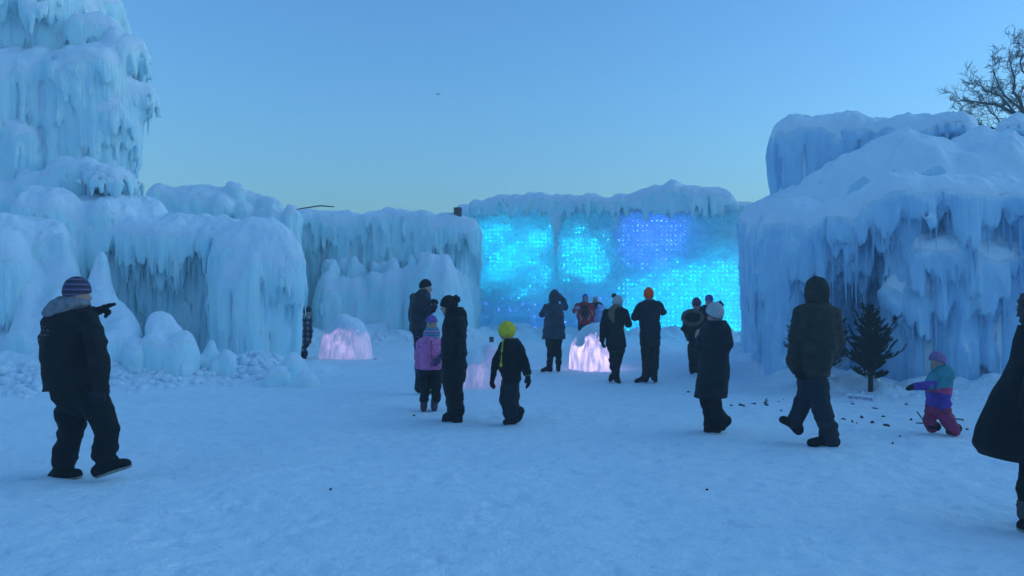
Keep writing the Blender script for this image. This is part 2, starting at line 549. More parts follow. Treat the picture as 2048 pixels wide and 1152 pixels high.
        if icicles:
            rg = np.random.default_rng(seed)
            tc = -c.copy(); tc[:, 2] = 0; tc /= np.linalg.norm(tc, axis=1)[:, None]
            ok = np.nonzero((nrm[:, 2] < -0.35) & ((nrm * tc).sum(1) > -0.3) & (c[:, 2] > 0.9))[0]
            rg.shuffle(ok)
            got = []
            for q in ok:
                if len(got) >= icicles: break
                p = c[q]
                if any(abs(p[0] - e[0]) < 0.09 and abs(p[1] - e[1]) < 0.09 and abs(p[2] - e[2]) < 0.35 for e in got): continue
                got.append(p)
            base = root_loc(root)
            for p in got:
                o = bpy.data.objects.new('icicle', ICICLES[int(rg.integers(len(ICICLES)))])
                COL.objects.link(o); o.parent = root
                ln = float(ilen[0] + (ilen[1] - ilen[0]) * rg.random() ** 1.8); rd = float(irad[0] + (irad[1] - irad[0]) * rg.random())
                o.location = Vector((float(p[0]), float(p[1]), float(p[2]) + 0.12)) - base
                o.scale = (rd, rd, min(ln, float(p[2]) + 0.1)); o.rotation_euler = (0, 0, float(rg.random() * 6.28))
        return root

def icicle_mesh(seed, mat):  # closed at both ends
    rg = np.random.default_rng(seed)
    n, m = 8, 9
    V = []
    for j in range(m):
        t = j / (m - 1)
        r = (1 - t) ** 0.75 * (1 + 0.18 * rg.normal() * (1 - t)) + 0.04
        ox, oy = 0.25 * t * rg.normal(), 0.25 * t * rg.normal()
        for i in range(n):
            a = 2 * math.pi * i / n
            V.append((ox + r * math.cos(a), oy + r * math.sin(a), -t))
    Q = [(j * n + i, (j + 1) * n + i, (j + 1) * n + (i + 1) % n, j * n + (i + 1) % n) for j in range(m - 1) for i in range(n)]
    T = [t for q in Q for t in ((q[0], q[1], q[2]), (q[0], q[2], q[3]))]
    V += [(0, 0, 0.15), (V[-1][0], V[-1][1], -1.03)]
    T += [(i, (i + 1) % n, len(V) - 2) for i in range(n)] + [((m - 1) * n + (i + 1) % n, (m - 1) * n + i, len(V) - 1) for i in range(n)]
    me = mesh_np('icicle', np.array(V), np.array(T)); me.materials.append(mat)
    return me
ICICLES = []
def set_icicles(mat):
    ICICLES[:] = [icicle_mesh(k, mat) for k in range(5)]

def L(ice, p1, d1, p2, d2, r, t1, t2, dome=0.5, pb=None, **kw):
    """a lobe measured in the photograph: pixel columns and distances of its two ends, pixel rows of its top and of its lower edge"""
    zb = None if pb is None else Zp(pb, (d1 + d2) / 2)
    ice.lobe(XY(p1, d1), XY(p2, d2), r, (Zp(t1, d1), Zp(t2, d2)), dome, zb, **kw)

# near left wall
set_icicles(mat_icicle('icicle_pale', (0.66, 0.86, 0.93)))
A = Ice(-11.2, -3.6, 13.6, 20.6, 4.6, 0.042)
L(A, -120, 18.8, 235, 18.9, 1.25, 392, 398, 0.7, fa=0.08)
L(A, 60, 18.0, 110, 18.0, 0.8, 384, 384, 0.7, pb=520, jag=0.5)
L(A, 215, 18.0, 262, 18.2, 0.45, 402, 430, 0.5, pb=500, jag=0.3)
L(A, 200, 18.75, 470, 18.75, 0.80, 447, 448, 0.45, cell=0.20, fa=0.20)
L(A, 215, 18.1, 455, 18.1, 0.62, 447, 450, 0.42, pb=590, jag=1.0, cell=0.22, fa=0.17, taper=0.16)
L(A, 488, 17.7, 540, 17.7, 0.80, 450, 460, 0.95, cell=0.2, fa=0.15, taper=0.12)
L(A, 470, 17.3, 500, 17.3, 0.55, 500, 505, 0.8, cell=0.17, fa=0.13, taper=0.0)
L(A, 515, 17.28, 558, 17.3, 0.42, 528, 536, 0.35, pb=622, jag=0.8, cell=0.2, fa=0.16, k=0.2, taper=0.08)
L(A, 440, 17.45, 470, 17.4, 0.35, 590, 585, 0.3, pb=655, jag=0.6, cell=0.18, fa=0.14, k=0.2)
L(A, 548, 17.5, 562, 17.5, 0.52, 495, 500, 0.4, cell=0.18, fa=0.12, taper=0.22)
L(A, 112, 16.7, 126, 16.7, 1.05, 474, 474, 2.2, tent=0.62, cell=0.2, fa=0.08, taper=-0.03, wav=0.15)
L(A, 194, 16.5, 201, 16.5, 0.72, 526, 528, 1.7, tent=0.6, cell=0.2, fa=0.08, taper=-0.05, wav=0.15)
L(A, 215, 16.2, 240, 16.2, 0.45, 600, 620, 0.6, cell=0.2, fa=0.05, taper=-0.05)
L(A, -120, 17.2, 70, 17.2, 0.85, 430, 440, 0.9, pb=705, jag=0.7, cell=0.18, fa=0.09)
L(A, -140, 16.6, 20, 16.4, 0.5, 470, 490, 0.8, pb=690, jag=0.7, cell=0.18, fa=0.09)
L(A, -120, 17.8, 90, 17.8, 0.9, 560, 560, 0.6, fa=0.10)
L(A, 20, 15.3, 60, 15.3, 0.4, 715, 720, 0.3, fa=0.03, taper=-0.2)
L(A, 120, 15.2, 180, 15.3, 0.5, 705, 720, 0.4, fa=0.03, taper=-0.2)
left_wall = A.finish('ice_wall', 'pale ice wall with snow caps and icicle curtains behind the man in the striped hat', 'ice wall', ICE_LEFT, icicles=200, ilen=(0.2, 0.95), irad=(0.018, 0.05), seed=11)

# tower above it
T = Ice(-14.6, -8.6, 16.9, 24.0, 10.6, 0.055)
L(T, -60, 21.4, 95, 21.4, 1.9, -70, -50, 1.2, fa=0.12, cell=0.24)
L(T, -40, 20.2, 120, 20.3, 1.15, -40, 0, 1.0, pb=85, jag=0.8, cell=0.3, fa=0.15)
L(T, 175, 20.2, 196, 20.2, 0.62, 28, 40, 0.6, pb=130, jag=0.4, cell=0.2)
L(T, 20, 19.6, 180, 19.6, 0.80, 100, 96, 0.85, pb=240, jag=1.2, cell=0.28, fa=0.15, taper=0.12)
L(T, 165, 19.4, 190, 19.5, 0.65, 96, 100, 0.6, pb=250, jag=1.0, cell=0.25, taper=0.1)
L(T, 240, 20.0, 246, 20.0, 0.62, 72, 80, 0.7, pb=178, jag=0.4, cell=0.2)
L(T, 255, 20.0, 264, 20.0, 0.56, 150, 165, 0.6, pb=262, jag=0.5, cell=0.18)
L(T, 210, 19.7, 228, 19.7, 0.62, 170, 180, 0.6, pb=318, jag=0.6, cell=0.18, taper=0.05)
L(T, 150, 19.75, 205, 19.8, 0.85, 150, 150, 0.5, cell=0.25, fa=0.18)
L(T, 20, 19.8, 150, 19.8, 1.0, 130, 130, 0.5, cell=0.25, fa=0.18)
L(T, 10, 19.0, 50, 19.0, 0.5, 252, 258, 0.4, cell=0.2, fa=0.10)
L(T, -70, 19.0, 0, 19.0, 0.6, 110, 120, 0.6, pb=330, jag=0.9, cell=0.2)
L(T, 125, 18.7, 140, 18.7, 0.55, 320, 322, 0.6, cell=0.2, fa=0.06)
L(T, 175, 18.6, 232, 18.7, 0.60, 332, 338, 0.5, cell=0.2, fa=0.06, pb=398, jag=0.2)
L(T, 62, 18.6, 80, 18.6, 0.4, 360, 362, 0.35, fa=0.05)
L(T, -30, 18.7, 20, 18.7, 0.6, 375, 378, 0.5, fa=0.06)
tower = T.finish('ice_tower', 'tall lumpy ice tower rising out of frame at the upper left', 'ice tower', ICE_LEFT, icicles=100, ilen=(0.25, 1.0), irad=(0.02, 0.06), seed=23, lump=0.09)

# back wall, left half
set_icicles(mat_icicle('icicle_cyan', (0.64, 0.88, 0.93)))
B = Ice(-13.2, -1.0, 27.3, 34.5, 6.9, 0.065)
L(B, 290, 28.6, 420, 28.8, 0.95, 384, 384, 0.6, fa=0.09, cell=0.25, wav=0.2)
L(B, 420, 28.8, 556, 29.8, 0.90, 384, 420, 0.6, fa=0.09, cell=0.25, wav=0.2)
L(B, 318, 28.2, 330, 28.2, 0.45, 374, 376, 0.4, fa=0.05, cell=0.2)
L(B, 468, 28.6, 472, 28.6, 0.36, 362, 364, 0.5, fa=0.05)
L(B, 500, 28.8, 540, 28.8, 0.4, 384, 400, 0.4, fa=0.05, wav=0.3)
L(B, 590, 31.9, 900, 32.2, 1.2, 432, 436, 0.5, fa=0.26, cell=0.28)
for q, (p, t) in enumerate(((610, 432), (650, 428), (690, 430), (742, 426), (770, 420), (800, 418), (836, 424), (862, 432), (890, 428), (918, 436))):
    L(B, p, 31.2, p + 16, 31.2, 0.50, t, t + 3, 0.35 + 0.12 * (q % 3), pb=530 + 18 * (q % 4), jag=1.4, cell=0.26, fa=0.22, taper=0.12)
for p, t in ((655, 520), (690, 532), (722, 540), (770, 528), (845, 505), (800, 538)):
    L(B, p, 30.6, p + 6, 30.6, 0.28, t, t + 5, 0.4, fa=0.08, cell=0.2)
for p, t, r in ((655, 548, 0.5), (684, 540, 0.34), (712, 552, 0.5), (748, 542, 0.4), (782, 544, 0.62), (822, 552, 0.4)):
    L(B, p, 29.7, p + 8, 29.7, r, t, t + 6, 0.6 + r * 0.7, fa=0.2, cell=0.25, taper=-0.06, sharp=0.3, wav=0.22)
L(B, 858, 29.3, 884, 29.3, 0.72, 512, 514, 1.3, fa=0.2, cell=0.28, taper=-0.07, sharp=0.25, wav=0.22)
L(B, 922, 31.4, 930, 31.6, 0.42, 446, 446, 0.4, fa=0.12, cell=0.2)
L(B, 690, 28.9, 760, 28.9, 0.35, 655, 655, 0.3, fa=0.03, taper=-0.3)
L(B, 840, 28.7, 850, 28.7, 0.30, 650, 655, 0.3, fa=0.03, taper=-0.3)
_rb = np.random.default_rng(4)
for _ in range(34):
    q = 640 + 290 * _rb.random(); t = 505 + 60 * _rb.random(); r = 0.12 + 0.16 * _rb.random(); dd = 29.6 + 1.1 * _rb.random()
    L(B, q, dd, q + 2, dd, r, t, t + 3, 0.35 + 0.4 * _rb.random(), fa=0.08, cell=0.18, taper=-0.05, sharp=0.3)
for _ in range(26):
    q = 300 + 300 * _rb.random(); t = 372 + (q - 300) * 0.14 + 14 * _rb.random(); r = 0.14 + 0.22 * _rb.random(); dd = 27.8 + 0.8 * _rb.random()
    L(B, q, dd, q + 3, dd, r, t + 4, t + 7, 0.3 + 0.3 * _rb.random(), fa=0.06, cell=0.18, wav=0.25)
back_wall = B.finish('ice_wall', 'two-tiered cyan ice wall at the back left of the glowing wall', 'ice wall', ICE_BACK, icicles=170, ilen=(0.25, 1.3), irad=(0.025, 0.07), seed=31, lump=0.07)
for p, d, r, t, lab in ((440, 34.5, 0.9, 405, 0),):
    pass

# glowing wall: core behind, ice sheet in front, lamps between
W = Ice(-2.6, 11.0, 28.6, 37.2, 7.2, 0.065)
S0, S1 = (945, 34.3), (1502, 30.4)
def wall_d(px):
    """distance of the sheet along the wall's straight line in plan"""
    a, b = XY(*S0), XY(*S1); u = (px - CX) / F
    t = (a[0] - u * a[1]) / ((a[0] - u * a[1]) - (b[0] - u * b[1]))
    return a[1] + t * (b[1] - a[1])
L(W, 940, wall_d(940) + 1.30, 1515, wall_d(1515) + 1.30, 0.80, 415, 412, 0.35, fa=0.10, cell=0.22)
for q, (p, t, r) in enumerate(((955, 402, .4), (982, 400, .42), (1006, 392, .5), (1040, 393, .45), (1066, 393, .42), (1092, 390, .5), (1118, 394, .38),
                   (1150, 392, .5), (1182, 389, .55), (1216, 394, .45), (1250, 392, .5), (1286, 386, .6), (1318, 374, .65), (1350, 369, .6), (1385, 376, .6), (1418, 380, .55), (1442, 384, .45), (1480, 412, .4))):
    d = wall_d(p) + 0.42
    L(W, p - 5, d, p + 5, d, r, t, t + 3, 0.45, pb=446 - 3 * (q % 3), jag=0.22, cell=0.24, fa=0.13, wav=0.2)
L(W, 943, wall_d(943) + 0.1, 944, wall_d(944) + 0.1, 0.18, 440, 440, 0.3, fa=0.08)
L(W, 1113, wall_d(1113) + 0.08, 1115, wall_d(1113) + 0.08, 0.19, 432, 432, 0.3, fa=0.06)
L(W, 1230, wall_d(1230) + 0.10, 1230, wall_d(1230) + 0.10, 0.12, 432, 432, 0.3, fa=0.04)
for p, t, r in ((985, 658, .4), (1040, 650, .45), (1075, 660, .4), (1130, 662, .4), (1220, 664, .5), (1290, 668, .5), (1360, 672, .5), (1440, 680, .4)):
    L(W, p - 12, wall_d(p) - 0.35, p + 12, wall_d(p) - 0.35, r, t, t, 0.35, fa=0.03, taper=-0.4, wav=0.25)
glow_wall = W.finish('glowing_ice_wall', 'ice wall lit from inside with cyan and violet lights behind the crowd', 'ice wall', ICE_BACK, icicles=40, ilen=(0.2, 0.6), irad=(0.03, 0.06), seed=41, lump=0.06)

def mat_sheet():
    m, nt, bs = new_mat('lit_ice_sheet')
    out = nt.nodes['Material Output']
    v = coords(nt)
    n1 = noise(nt, v, 13.0, 3, 0.6)
    n4 = noise(nt, coords(nt, (1, 1, 0.25)), 14.0, 3)
    b = nt.nodes.new('ShaderNodeBump'); b.inputs['Strength'].default_value = 0.9; b.inputs['Distance'].default_value = 0.075
    nt.links.new(math_n(nt, 'ADD', n1, math_n(nt, 'MULTIPLY', n4, 0.4)), b.inputs['Height'])
    g = nt.nodes.new('ShaderNodeBsdfGlass'); g.inputs['IOR'].default_value = 1.31; g.inputs['Roughness'].default_value = 0.18
    g.inputs['Color'].default_value = (0.80, 0.95, 1.0, 1)
    nt.links.new(b.outputs[0], g.inputs['Normal'])
    tr = nt.nodes.new('ShaderNodeBsdfTranslucent'); tr.inputs['Color'].default_value = (0.72, 0.90, 0.96, 1)
    nt.links.new(b.outputs[0], tr.inputs['Normal'])
    bs.inputs['Base Color'].default_value = (0.58, 0.80, 0.88, 1); bs.inputs['Roughness'].default_value = 0.35
    nt.links.new(b.outputs[0], bs.inputs['Normal'])
    m1 = nt.nodes.new('ShaderNodeMixShader'); m1.inputs[0].default_value = 0.52
    nt.links.new(bs.outputs[0], m1.inputs[1]); nt.links.new(tr.outputs[0], m1.inputs[2])
    # clear ice in places, cloudy in others
    cl = ramp(nt, noise(nt, coords(nt, (0.9, 0.9, 1.6)), 1.1, 4), [(0.36, (0.05, 0.05, 0.05)), (0.62, (0.34, 0.34, 0.34))])
    m2 = nt.nodes.new('ShaderNodeMixShader')
    nt.links.new(cl, m2.inputs[0]); nt.links.new(m1.outputs[0], m2.inputs[1]); nt.links.new(g.outputs[0], m2.inputs[2])
    nt.links.new(m2.outputs[0], out.inputs['Surface'])
    return m

def build_sheet():
    a, b = XY(*S0), XY(*S1)
    n_u, n_z = 260, 100
    z1 = Zp(418, 32)
    u = np.linspace(0, 1, n_u); z = np.linspace(-0.15, z1, n_z)
    U, Z = np.meshgrid(u, z, indexing='ij')
    X = a[0] + (b[0] - a[0]) * U; Y = a[1] + (b[1] - a[1]) * U
    nrm = np.array([-(b[1] - a[1]), b[0] - a[0]]); nrm /= np.linalg.norm(nrm)
    if nrm[1] > 0: nrm = -nrm
    s = U * np.linalg.norm(b - a)
    off = 0.07 * n2(s, Z, 0.55, 3) + 0.035 * n2(s, Z, 0.2, 4) + 0.12 * np.clip(1 - Z / 0.7, 0, 1) ** 2
    V = np.stack([X + nrm[0] * off, Y + nrm[1] * off, Z], -1).reshape(-1, 3)
    I = np.arange(n_u * n_z).reshape(n_u, n_z)
    Q = np.stack([I[:-1, :-1], I[1:, :-1], I[1:, 1:], I[:-1, 1:]], -1).reshape(-1, 4)
    part_np('ice_sheet', V, Q, mat_sheet(), glow_wall, label='clear bumpy ice sheet over the lights')
build_sheet()

def oct_mesh(pts, r):
    """small faceted bulbs"""
    o = np.array([(1, 0, 0), (-1, 0, 0), (0, 1, 0), (0, -1, 0), (0, 0, 1), (0, 0, -1)], float)
    t = np.array([(0, 2, 4), (2, 1, 4), (1, 3, 4), (3, 0, 4), (2, 0, 5), (1, 2, 5), (3, 1, 5), (0, 3, 5)])
    V = (np.asarray(pts)[:, None, :] + o[None] * np.asarray(r).reshape(-1, 1, 1)).reshape(-1, 3)
    T = (t[None] + 6 * np.arange(len(pts))[:, None, None]).reshape(-1, 3)
    return V, T

def lights(name, px0, px1, py0, py1, step, col, strength, keep, seed, r=0.028, back=0.13):
    rg = np.random.default_rng(seed); pts = []; rr = []
    for py in np.arange(py0, py1, step):
        for px in np.arange(px0, px1, step):
            q = keep(px, py)
            e = min((px - px0) / 14, (px1 - px) / 14, (py - py0) / 9 + 0.5, (py1 - py) / 16)
            if rg.random() > q * min(1.0, 0.35 + e + 0.3 * math.sin(px * 0.13 + py * 0.21)): continue
            x = px + rg.normal() * 0.5; y = py + rg.normal() * 0.5
            pts.append(P(x, y, wall_d(x) + back)); rr.append(r * (0.45 + 0.75 * rg.random()))
    m, nt, bs = new_mat(name + '_glow')
    bs.inputs['Base Color'].default_value = (*col, 1)
    bs.inputs['Emission Color'].default_value = (*col, 1); bs.inputs['Emission Strength'].default_value = strength
    V, T = oct_mesh(pts, rr)
    o = part_np(name, V, T, m, glow_wall, smooth=False)
    o['kind'] = 'stuff'
CY_C, VI_C = (0.0, 0.62, 1.0), (0.07, 0.16, 1.0)
def kA(x, y):
    s = 0.5 + 0.5 * math.sin((x + 1.35 * y) * 0.055 + 0.4)
    return (0.35 + 0.75 * s) * (1.0 if y < 560 else 0.45)
lights('cyan_lights', 957, 1106, 452, 600, 8.0, CY_C, 10.5, kA, 1, back=0.24)
lights('cyan_lights', 1128, 1222, 456, 566, 8.0, CY_C, 9.0, lambda x, y: (0.95 if (x - 1128) < 60 + (y - 470) * 0.6 else 0.15) * (0.35 if y < 478 else 1), 2)
lights('violet_lights', 1238, 1378, 442, 546, 9.5, VI_C, 9.0, lambda x, y: 0.85 if y < 500 else 0.6 * (x < 1340), 3)
lights('cyan_lights', 1238, 1496, 515, 682, 9.0, CY_C, 9.0, lambda x, y: 0.93 if y > 560 - (x - 1238) * 0.2 else 0.05, 4)
lights('violet_lights', 962, 1232, 596, 662, 12.0, VI_C, 9.0, lambda x, y: 0.30 + 0.5 * ((x - 962) / 270) * ((y - 596) / 66), 5)

# right mass
set_icicles(mat_icicle('icicle_shaded_blue', (0.50, 0.72, 0.88)))  # darker icicle colour carries the right mass's painted shade too
R = Ice(4.4, 12.4, 11.6, 23.4, 6.4, 0.048)
L(R, 1550, 21.6, 1600, 15.2, 0.72, 408, 416, 0.55, cell=0.26, fa=0.15, taper=0.02)
L(R, 1566, 17.2, 1625, 14.7, 0.48, 430, 420, 0.5, cell=0.26, fa=0.15, pb=600, jag=1.0, taper=0.1)
L(R, 1600, 16.8, 2000, 16.6, 0.8, 395, 330, 0.6, cell=0.22, fa=0.12)
L(R, 1668, 14.4, 1790, 14.2, 0.72, 412, 372, 0.6, pb=590, jag=0.45, cell=0.26, fa=0.15, k=0.3)
L(R, 1882, 14.15, 2300, 13.95, 1.0, 370, 390, 0.6, cell=0.26, fa=0.2, taper=0.0)
L(R, 1690, 13.75, 1780, 13.7, 0.42, 405, 380, 0.45, k=0.3, pb=540, jag=1.0, cell=0.28, fa=0.16, taper=0.1)
L(R, 1800, 13.3, 2300, 12.9, 0.50, 362, 385, 0.40, pb=512, jag=0.6, point=0.55, cell=0.30, fa=0.18, taper=0.1, k=0.35, wav=0.08)
L(R, 1835, 13.35, 1930, 13.3, 0.42, 480, 490, 0.3, pb=655, jag=0.8, point=0.6, cell=0.26, fa=0.16, taper=0.06, k=0.2)
L(R, 1950, 13.3, 2300, 13.1, 0.45, 500, 500, 0.3, pb=650, jag=0.9, point=0.6, cell=0.26, fa=0.16, taper=0.06, k=0.2)
L(R, 1792, 13.5, 1830, 13.4, 0.30, 560, 560, 0.4, cell=0.16, fa=0.10, pb=690, jag=0.5)
L(R, 1784, 13.3, 1786, 13.3, 0.12, 600, 600, 0.3, cell=0.12, fa=0.04)
L(R, 1575, 19.2, 1800, 16.2, 1.15, 396, 305, 0.8, cell=0.22, fa=0.06, k=0.5, wav=0.08)
L(R, 1800, 16.0, 2300, 15.6, 1.6, 292, 292, 1.3, cell=0.22, fa=0.06, k=0.6, wav=0.08)
L(R, 1590, 19.0, 1800, 18.6, 0.58, 243, 240, 0.5, cell=0.28, fa=0.2)
L(R, 1800, 18.2, 1905, 17.4, 0.62, 240, 238, 0.6, cell=0.2, fa=0.10)
L(R, 2022, 16.4, 2032, 16.4, 0.42, 236, 236, 0.6, cell=0.2, fa=0.05, sharp=0.4)
L(R, 2120, 16.6, 2250, 16.6, 0.8, 255, 240, 0.6, cell=0.2, fa=0.06)
R.carve(P(1707, 700, 13.9), (0.62, 1.7, 1.05), 0.12)
R.carve(P(1904, 276, 16.75), (0.32, 0.45, 0.17))
R.carve(P(2023, 284, 15.95), (0.45, 0.5, 0.25))
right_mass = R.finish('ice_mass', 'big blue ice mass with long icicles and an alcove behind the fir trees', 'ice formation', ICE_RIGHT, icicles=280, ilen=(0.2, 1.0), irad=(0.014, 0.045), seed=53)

# free-standing mounds and lit ice balls
def mound(name, label, cat, lobes, mat, h=0.03, seed=70, group=None, snow=0.05, lump=0.11):
    xs = []; ys = []; zt = []
    for l in lobes:
        c = XY(l[0], l[1]); xs += [c[0] - l[2] - 0.5, c[0] + l[2] + 0.5]; ys += [c[1] - l[2] - 0.5, c[1] + l[2] + 0.5]; zt.append(Zp(l[3], l[1]))
    I = Ice(min(xs), max(xs), min(ys), max(ys), max(zt) + 0.3, h)
    I.n = seed
    for px, d, r, t, kw in lobes:
        kw = dict(kw); kw['fa'] = kw.get('fa', 0.06) * 1.5; L(I, px, d, px, d, r, t, t, wav=0.30, taper=-0.06, **kw)
    return I.finish(name, label, cat, mat, seed=seed, snow=snow, group=group, lump=lump)
mound('ice_mound', 'rounded ice mound with drips at the foot of the left wall', 'ice mound',
      [(332, 15.1, 0.50, 628, dict(dome=0.75, fa=0.07, cell=0.14)), (370, 14.9, 0.30, 668, dict(dome=0.4, fa=0.05)), (300, 14.8, 0.30, 672, dict(dome=0.4, fa=0.05))], ICE_LEFT, seed=71)
mound('ice_mound', 'low knobbly ice mound just right of the pointing man', 'ice mound',
      [(245, 15.0, 0.38, 645, dict(dome=0.6, fa=0.08, cell=0.14)), (222, 14.7, 0.26, 668, dict(dome=0.4, fa=0.06)), (275, 14.7, 0.22, 690, dict(dome=0.3, fa=0.06))], ICE_LEFT, seed=83)
mound('ice_mound', 'jagged ice mound at the right corner of the left wall', 'ice mound',
      [(590, 14.6, 0.30, 715, dict(dome=0.4, fa=0.10, cell=0.12)), (560, 14.3, 0.22, 735, dict(dome=0.3, fa=0.08)), (612, 14.0, 0.2, 752, dict(dome=0.25, fa=0.06))], ICE_LEFT, seed=95)
mound('ice_mound', 'small twin ice mound below the icicle curtain of the left wall', 'ice mound',
      [(425, 15.3, 0.28, 680, dict(dome=0.5, fa=0.08)), (450, 15.1, 0.25, 700, dict(dome=0.4, fa=0.08))], ICE_LEFT, seed=99)

def rubble():
    rg = np.random.default_rng(77); Vs = []; Ts = []; n = 0
    ico = np.array([(0, 0, 1)] + [(0.894 * math.cos(a * 1.2566), 0.894 * math.sin(a * 1.2566), 0.447) for a in range(5)] + [(0.894 * math.cos(a * 1.2566 + 0.628), 0.894 * math.sin(a * 1.2566 + 0.628), -0.447) for a in range(5)] + [(0, 0, -1)])
    tri = [(0, 1 + i, 1 + (i + 1) % 5) for i in range(5)] + [(1 + i, 6 + i, 1 + (i + 1) % 5) for i in range(5)] + [(1 + (i + 1) % 5, 6 + i, 6 + (i + 1) % 5) for i in range(5)] + [(11, 6 + (i + 1) % 5, 6 + i) for i in range(5)]
    def put(x, y, r):
        nonlocal n
        v = ico * (r * (0.6 + 0.7 * rg.random((12, 1)))) * np.array([1, 1, 0.6 + 0.4 * rg.random()])
        a = rg.random() * 6.28; c, s = math.cos(a), math.sin(a)
        v = v @ np.array([[c, s, 0], [-s, c, 0], [0, 0, 1]])
        Vs.append(v + np.array([x, y, float(ground_z(x, y)) + r * 0.15])); Ts.append(np.array(tri) + n); n += 12
    for pts, cnt, off, w, rs in ((BASE_L, 700, 0.1, 0.75, 0.07), (BASE_R, 200, 0.1, 0.5, 0.04), (BASE_B, 160, 0.2, 0.9, 0.07)):
        seg = [np.linalg.norm(b - a) for a, b in zip(pts[:-1], pts[1:])]
        for _ in range(cnt):
            k = rg.choice(len(seg), p=np.array(seg) / sum(seg)); t = rg.random()
            p = pts[k] + (pts[k + 1] - pts[k]) * t
            q = p - p / np.linalg.norm(p) * (off + abs(rg.normal()) * w)
            put(q[0], q[1], rs * (0.4 + 1.6 * rg.random() ** 2.5))
    o = link('ice_rubble', mesh_np('ice_rubble', np.concatenate(Vs), np.concatenate(Ts), False), SNOW)
    tag(o, 'small lumps of snow and ice strewn along the foot of the walls', kind='stuff')
rubble()

# ------------------------------------------------------------------ lit ice balls
def mat_ball(name, glow, strength):
    m, nt, bs = new_mat(name)
    v = coords(nt, (1, 1, 0.35))
    nt.links.new(ramp(nt, noise(nt, v, 6.0, 4), [(0.3, (0.62, 0.72, 0.86)), (0.7, (0.82, 0.86, 0.94))]), bs.inputs['Base Color'])
    bs.inputs['Roughness'].default_value = 0.3
    tr = nt.nodes.new('ShaderNodeBsdfTranslucent'); tr.inputs['Color'].default_value = (0.95, 0.90, 0.97, 1)
    b1 = bump(nt, noise(nt, coords(nt, (1, 1, 0.3)), 12.0, 4), bs, 0.8, 0.06)
    nt.links.new(b1, tr.inputs['Normal'])
    m1 = nt.nodes.new('ShaderNodeMixShader'); m1.inputs[0].default_value = 0.55
    nt.links.new(bs.outputs[0], m1.inputs[1]); nt.links.new(tr.outputs[0], m1.inputs[2])
    # clear streaks let more light out than the frosted skin
    nt.links.new(ramp(nt, noise(nt, coords(nt, (1, 1, 0.28)), 9.0, 3), [(0.40, (0.30, 0.30, 0.30)), (0.62, (0.88, 0.88, 0.88))]), m1.inputs[0])
    nt.links.new(m1.outputs[0], nt.nodes['Material Output'].inputs['Surface'])
    return m

def lit_ball(label, px, py_base, py_top, hw_px, seed, strength, col=(1.0, 0.74, 1.0), knob=None):
    d = (EYE * F) / (py_base - HOR)
    r = hw_px * d / F; top = Zp(py_top, d)
    c = XY(px, d)
    h = 0.03
    I = Ice(c[0] - r - 0.4, c[0] + r + 0.4, c[1] - r - 0.4, c[1] + r + 0.4, top + 0.3, h, z0=-0.12)
    I.n = seed
    I.lobe(c, c, r, top, dome=top * 0.93, fa=0.07, fr=0.03, cell=0.16, taper=-0.02, wav=0.14)
    I.lobe(c + np.array([0.12, 0.05]), c + np.array([0.12, 0.05]), r * 0.5, top + 0.02, dome=top * 0.4, fa=0.03, fr=0.02, cell=0.16, wav=0.12)
    if knob:
        kc = XY(knob[0], d - 0.05); I.lobe(kc, kc, knob[2], Zp(knob[1], d - 0.05), dome=0.16, fa=0.03, fr=0.02, cell=0.16, taper=-0.25, wav=0.12)
    root = I.finish('ice_ball', label, 'ice ball', mat_ball('lit_ball_ice', None, 0), seed=seed, snow=0.06, lump=0.04, snow_norm=0.95, snow_keep=-0.005)
    # the lamp: a small bulb on a base standing inside
    m, nt, bs = new_mat('ball_lamp_glow')
    bs.inputs['Emission Color'].default_value = (*col, 1); bs.inputs['Emission Strength'].default_value = strength
    V, T = [], []
    for j in range(7):
        t = j / 6; rr = 0.09 * math.sin(math.pi * min(max(t, 0.02), 0.98)); z = 0.06 + 0.18 * t
        for i in range(10):
            a = i * 0.6283; V.append((c[0] + rr * math.cos(a), c[1] + rr * math.sin(a), z))
    T = [(j * 10 + i, j * 10 + (i + 1) % 10, (j + 1) * 10 + (i + 1) % 10, (j + 1) * 10 + i) for j in range(6) for i in range(10)]
    part_np('lamp_bulb', np.array(V), np.array(T), m, root)
    return root
lit_ball('snow-topped ice ball glowing lilac beside the left wall', 692, 718, 641, 50, 201, 6.0)
lit_ball('ice ball glowing pink behind the woman in the white hat', 1186, 736, 650, 49, 215, 16.0)
lit_ball('snowy lump with a faint pink glow between the black coat and the boy', 952, 772, 690, 46, 229, 1.5, knob=(981, 690, 0.16))

# ------------------------------------------------------------------ tubes, sticks, debris
def tube(pts, rad, n=6):
    pts = np.asarray(pts, float); rad = np.broadcast_to(np.asarray(rad, float), (len(pts),))
    V = []
    for i, p in enumerate(pts):
        t = pts[min(i + 1, len(pts) - 1)] - pts[max(i - 1, 0)]; t /= np.linalg.norm(t) + 1e-9
        u = np.cross(t, (0, 0, 1.0)) if abs(t[2]) < 0.9 else np.cross(t, (1.0, 0, 0)); u /= np.linalg.norm(u); w = np.cross(t, u)
        for k in range(n):
            a = 2 * math.pi * k / n
            V.append(p + rad[i] * (u * math.cos(a) + w * math.sin(a)))
    Q = [(i * n + k, i * n + (k + 1) % n, (i + 1) * n + (k + 1) % n, (i + 1) * n + k) for i in range(len(pts) - 1) for k in range(n)]
    e = (len(pts) - 1) * n
    V.append(pts[0]); V.append(pts[-1]); a, b = len(V) - 2, len(V) - 1
    Q += [(k, a, a, (k + 1) % n) for k in range(0)]
    return np.array(V), np.array(Q)

def join(ms):
    Vs, Qs, o = [], [], 0
    for V, Q in ms:
        Vs.append(V); Qs.append(np.asarray(Q) + o); o += len(V)
    return np.concatenate(Vs), np.concatenate(Qs)

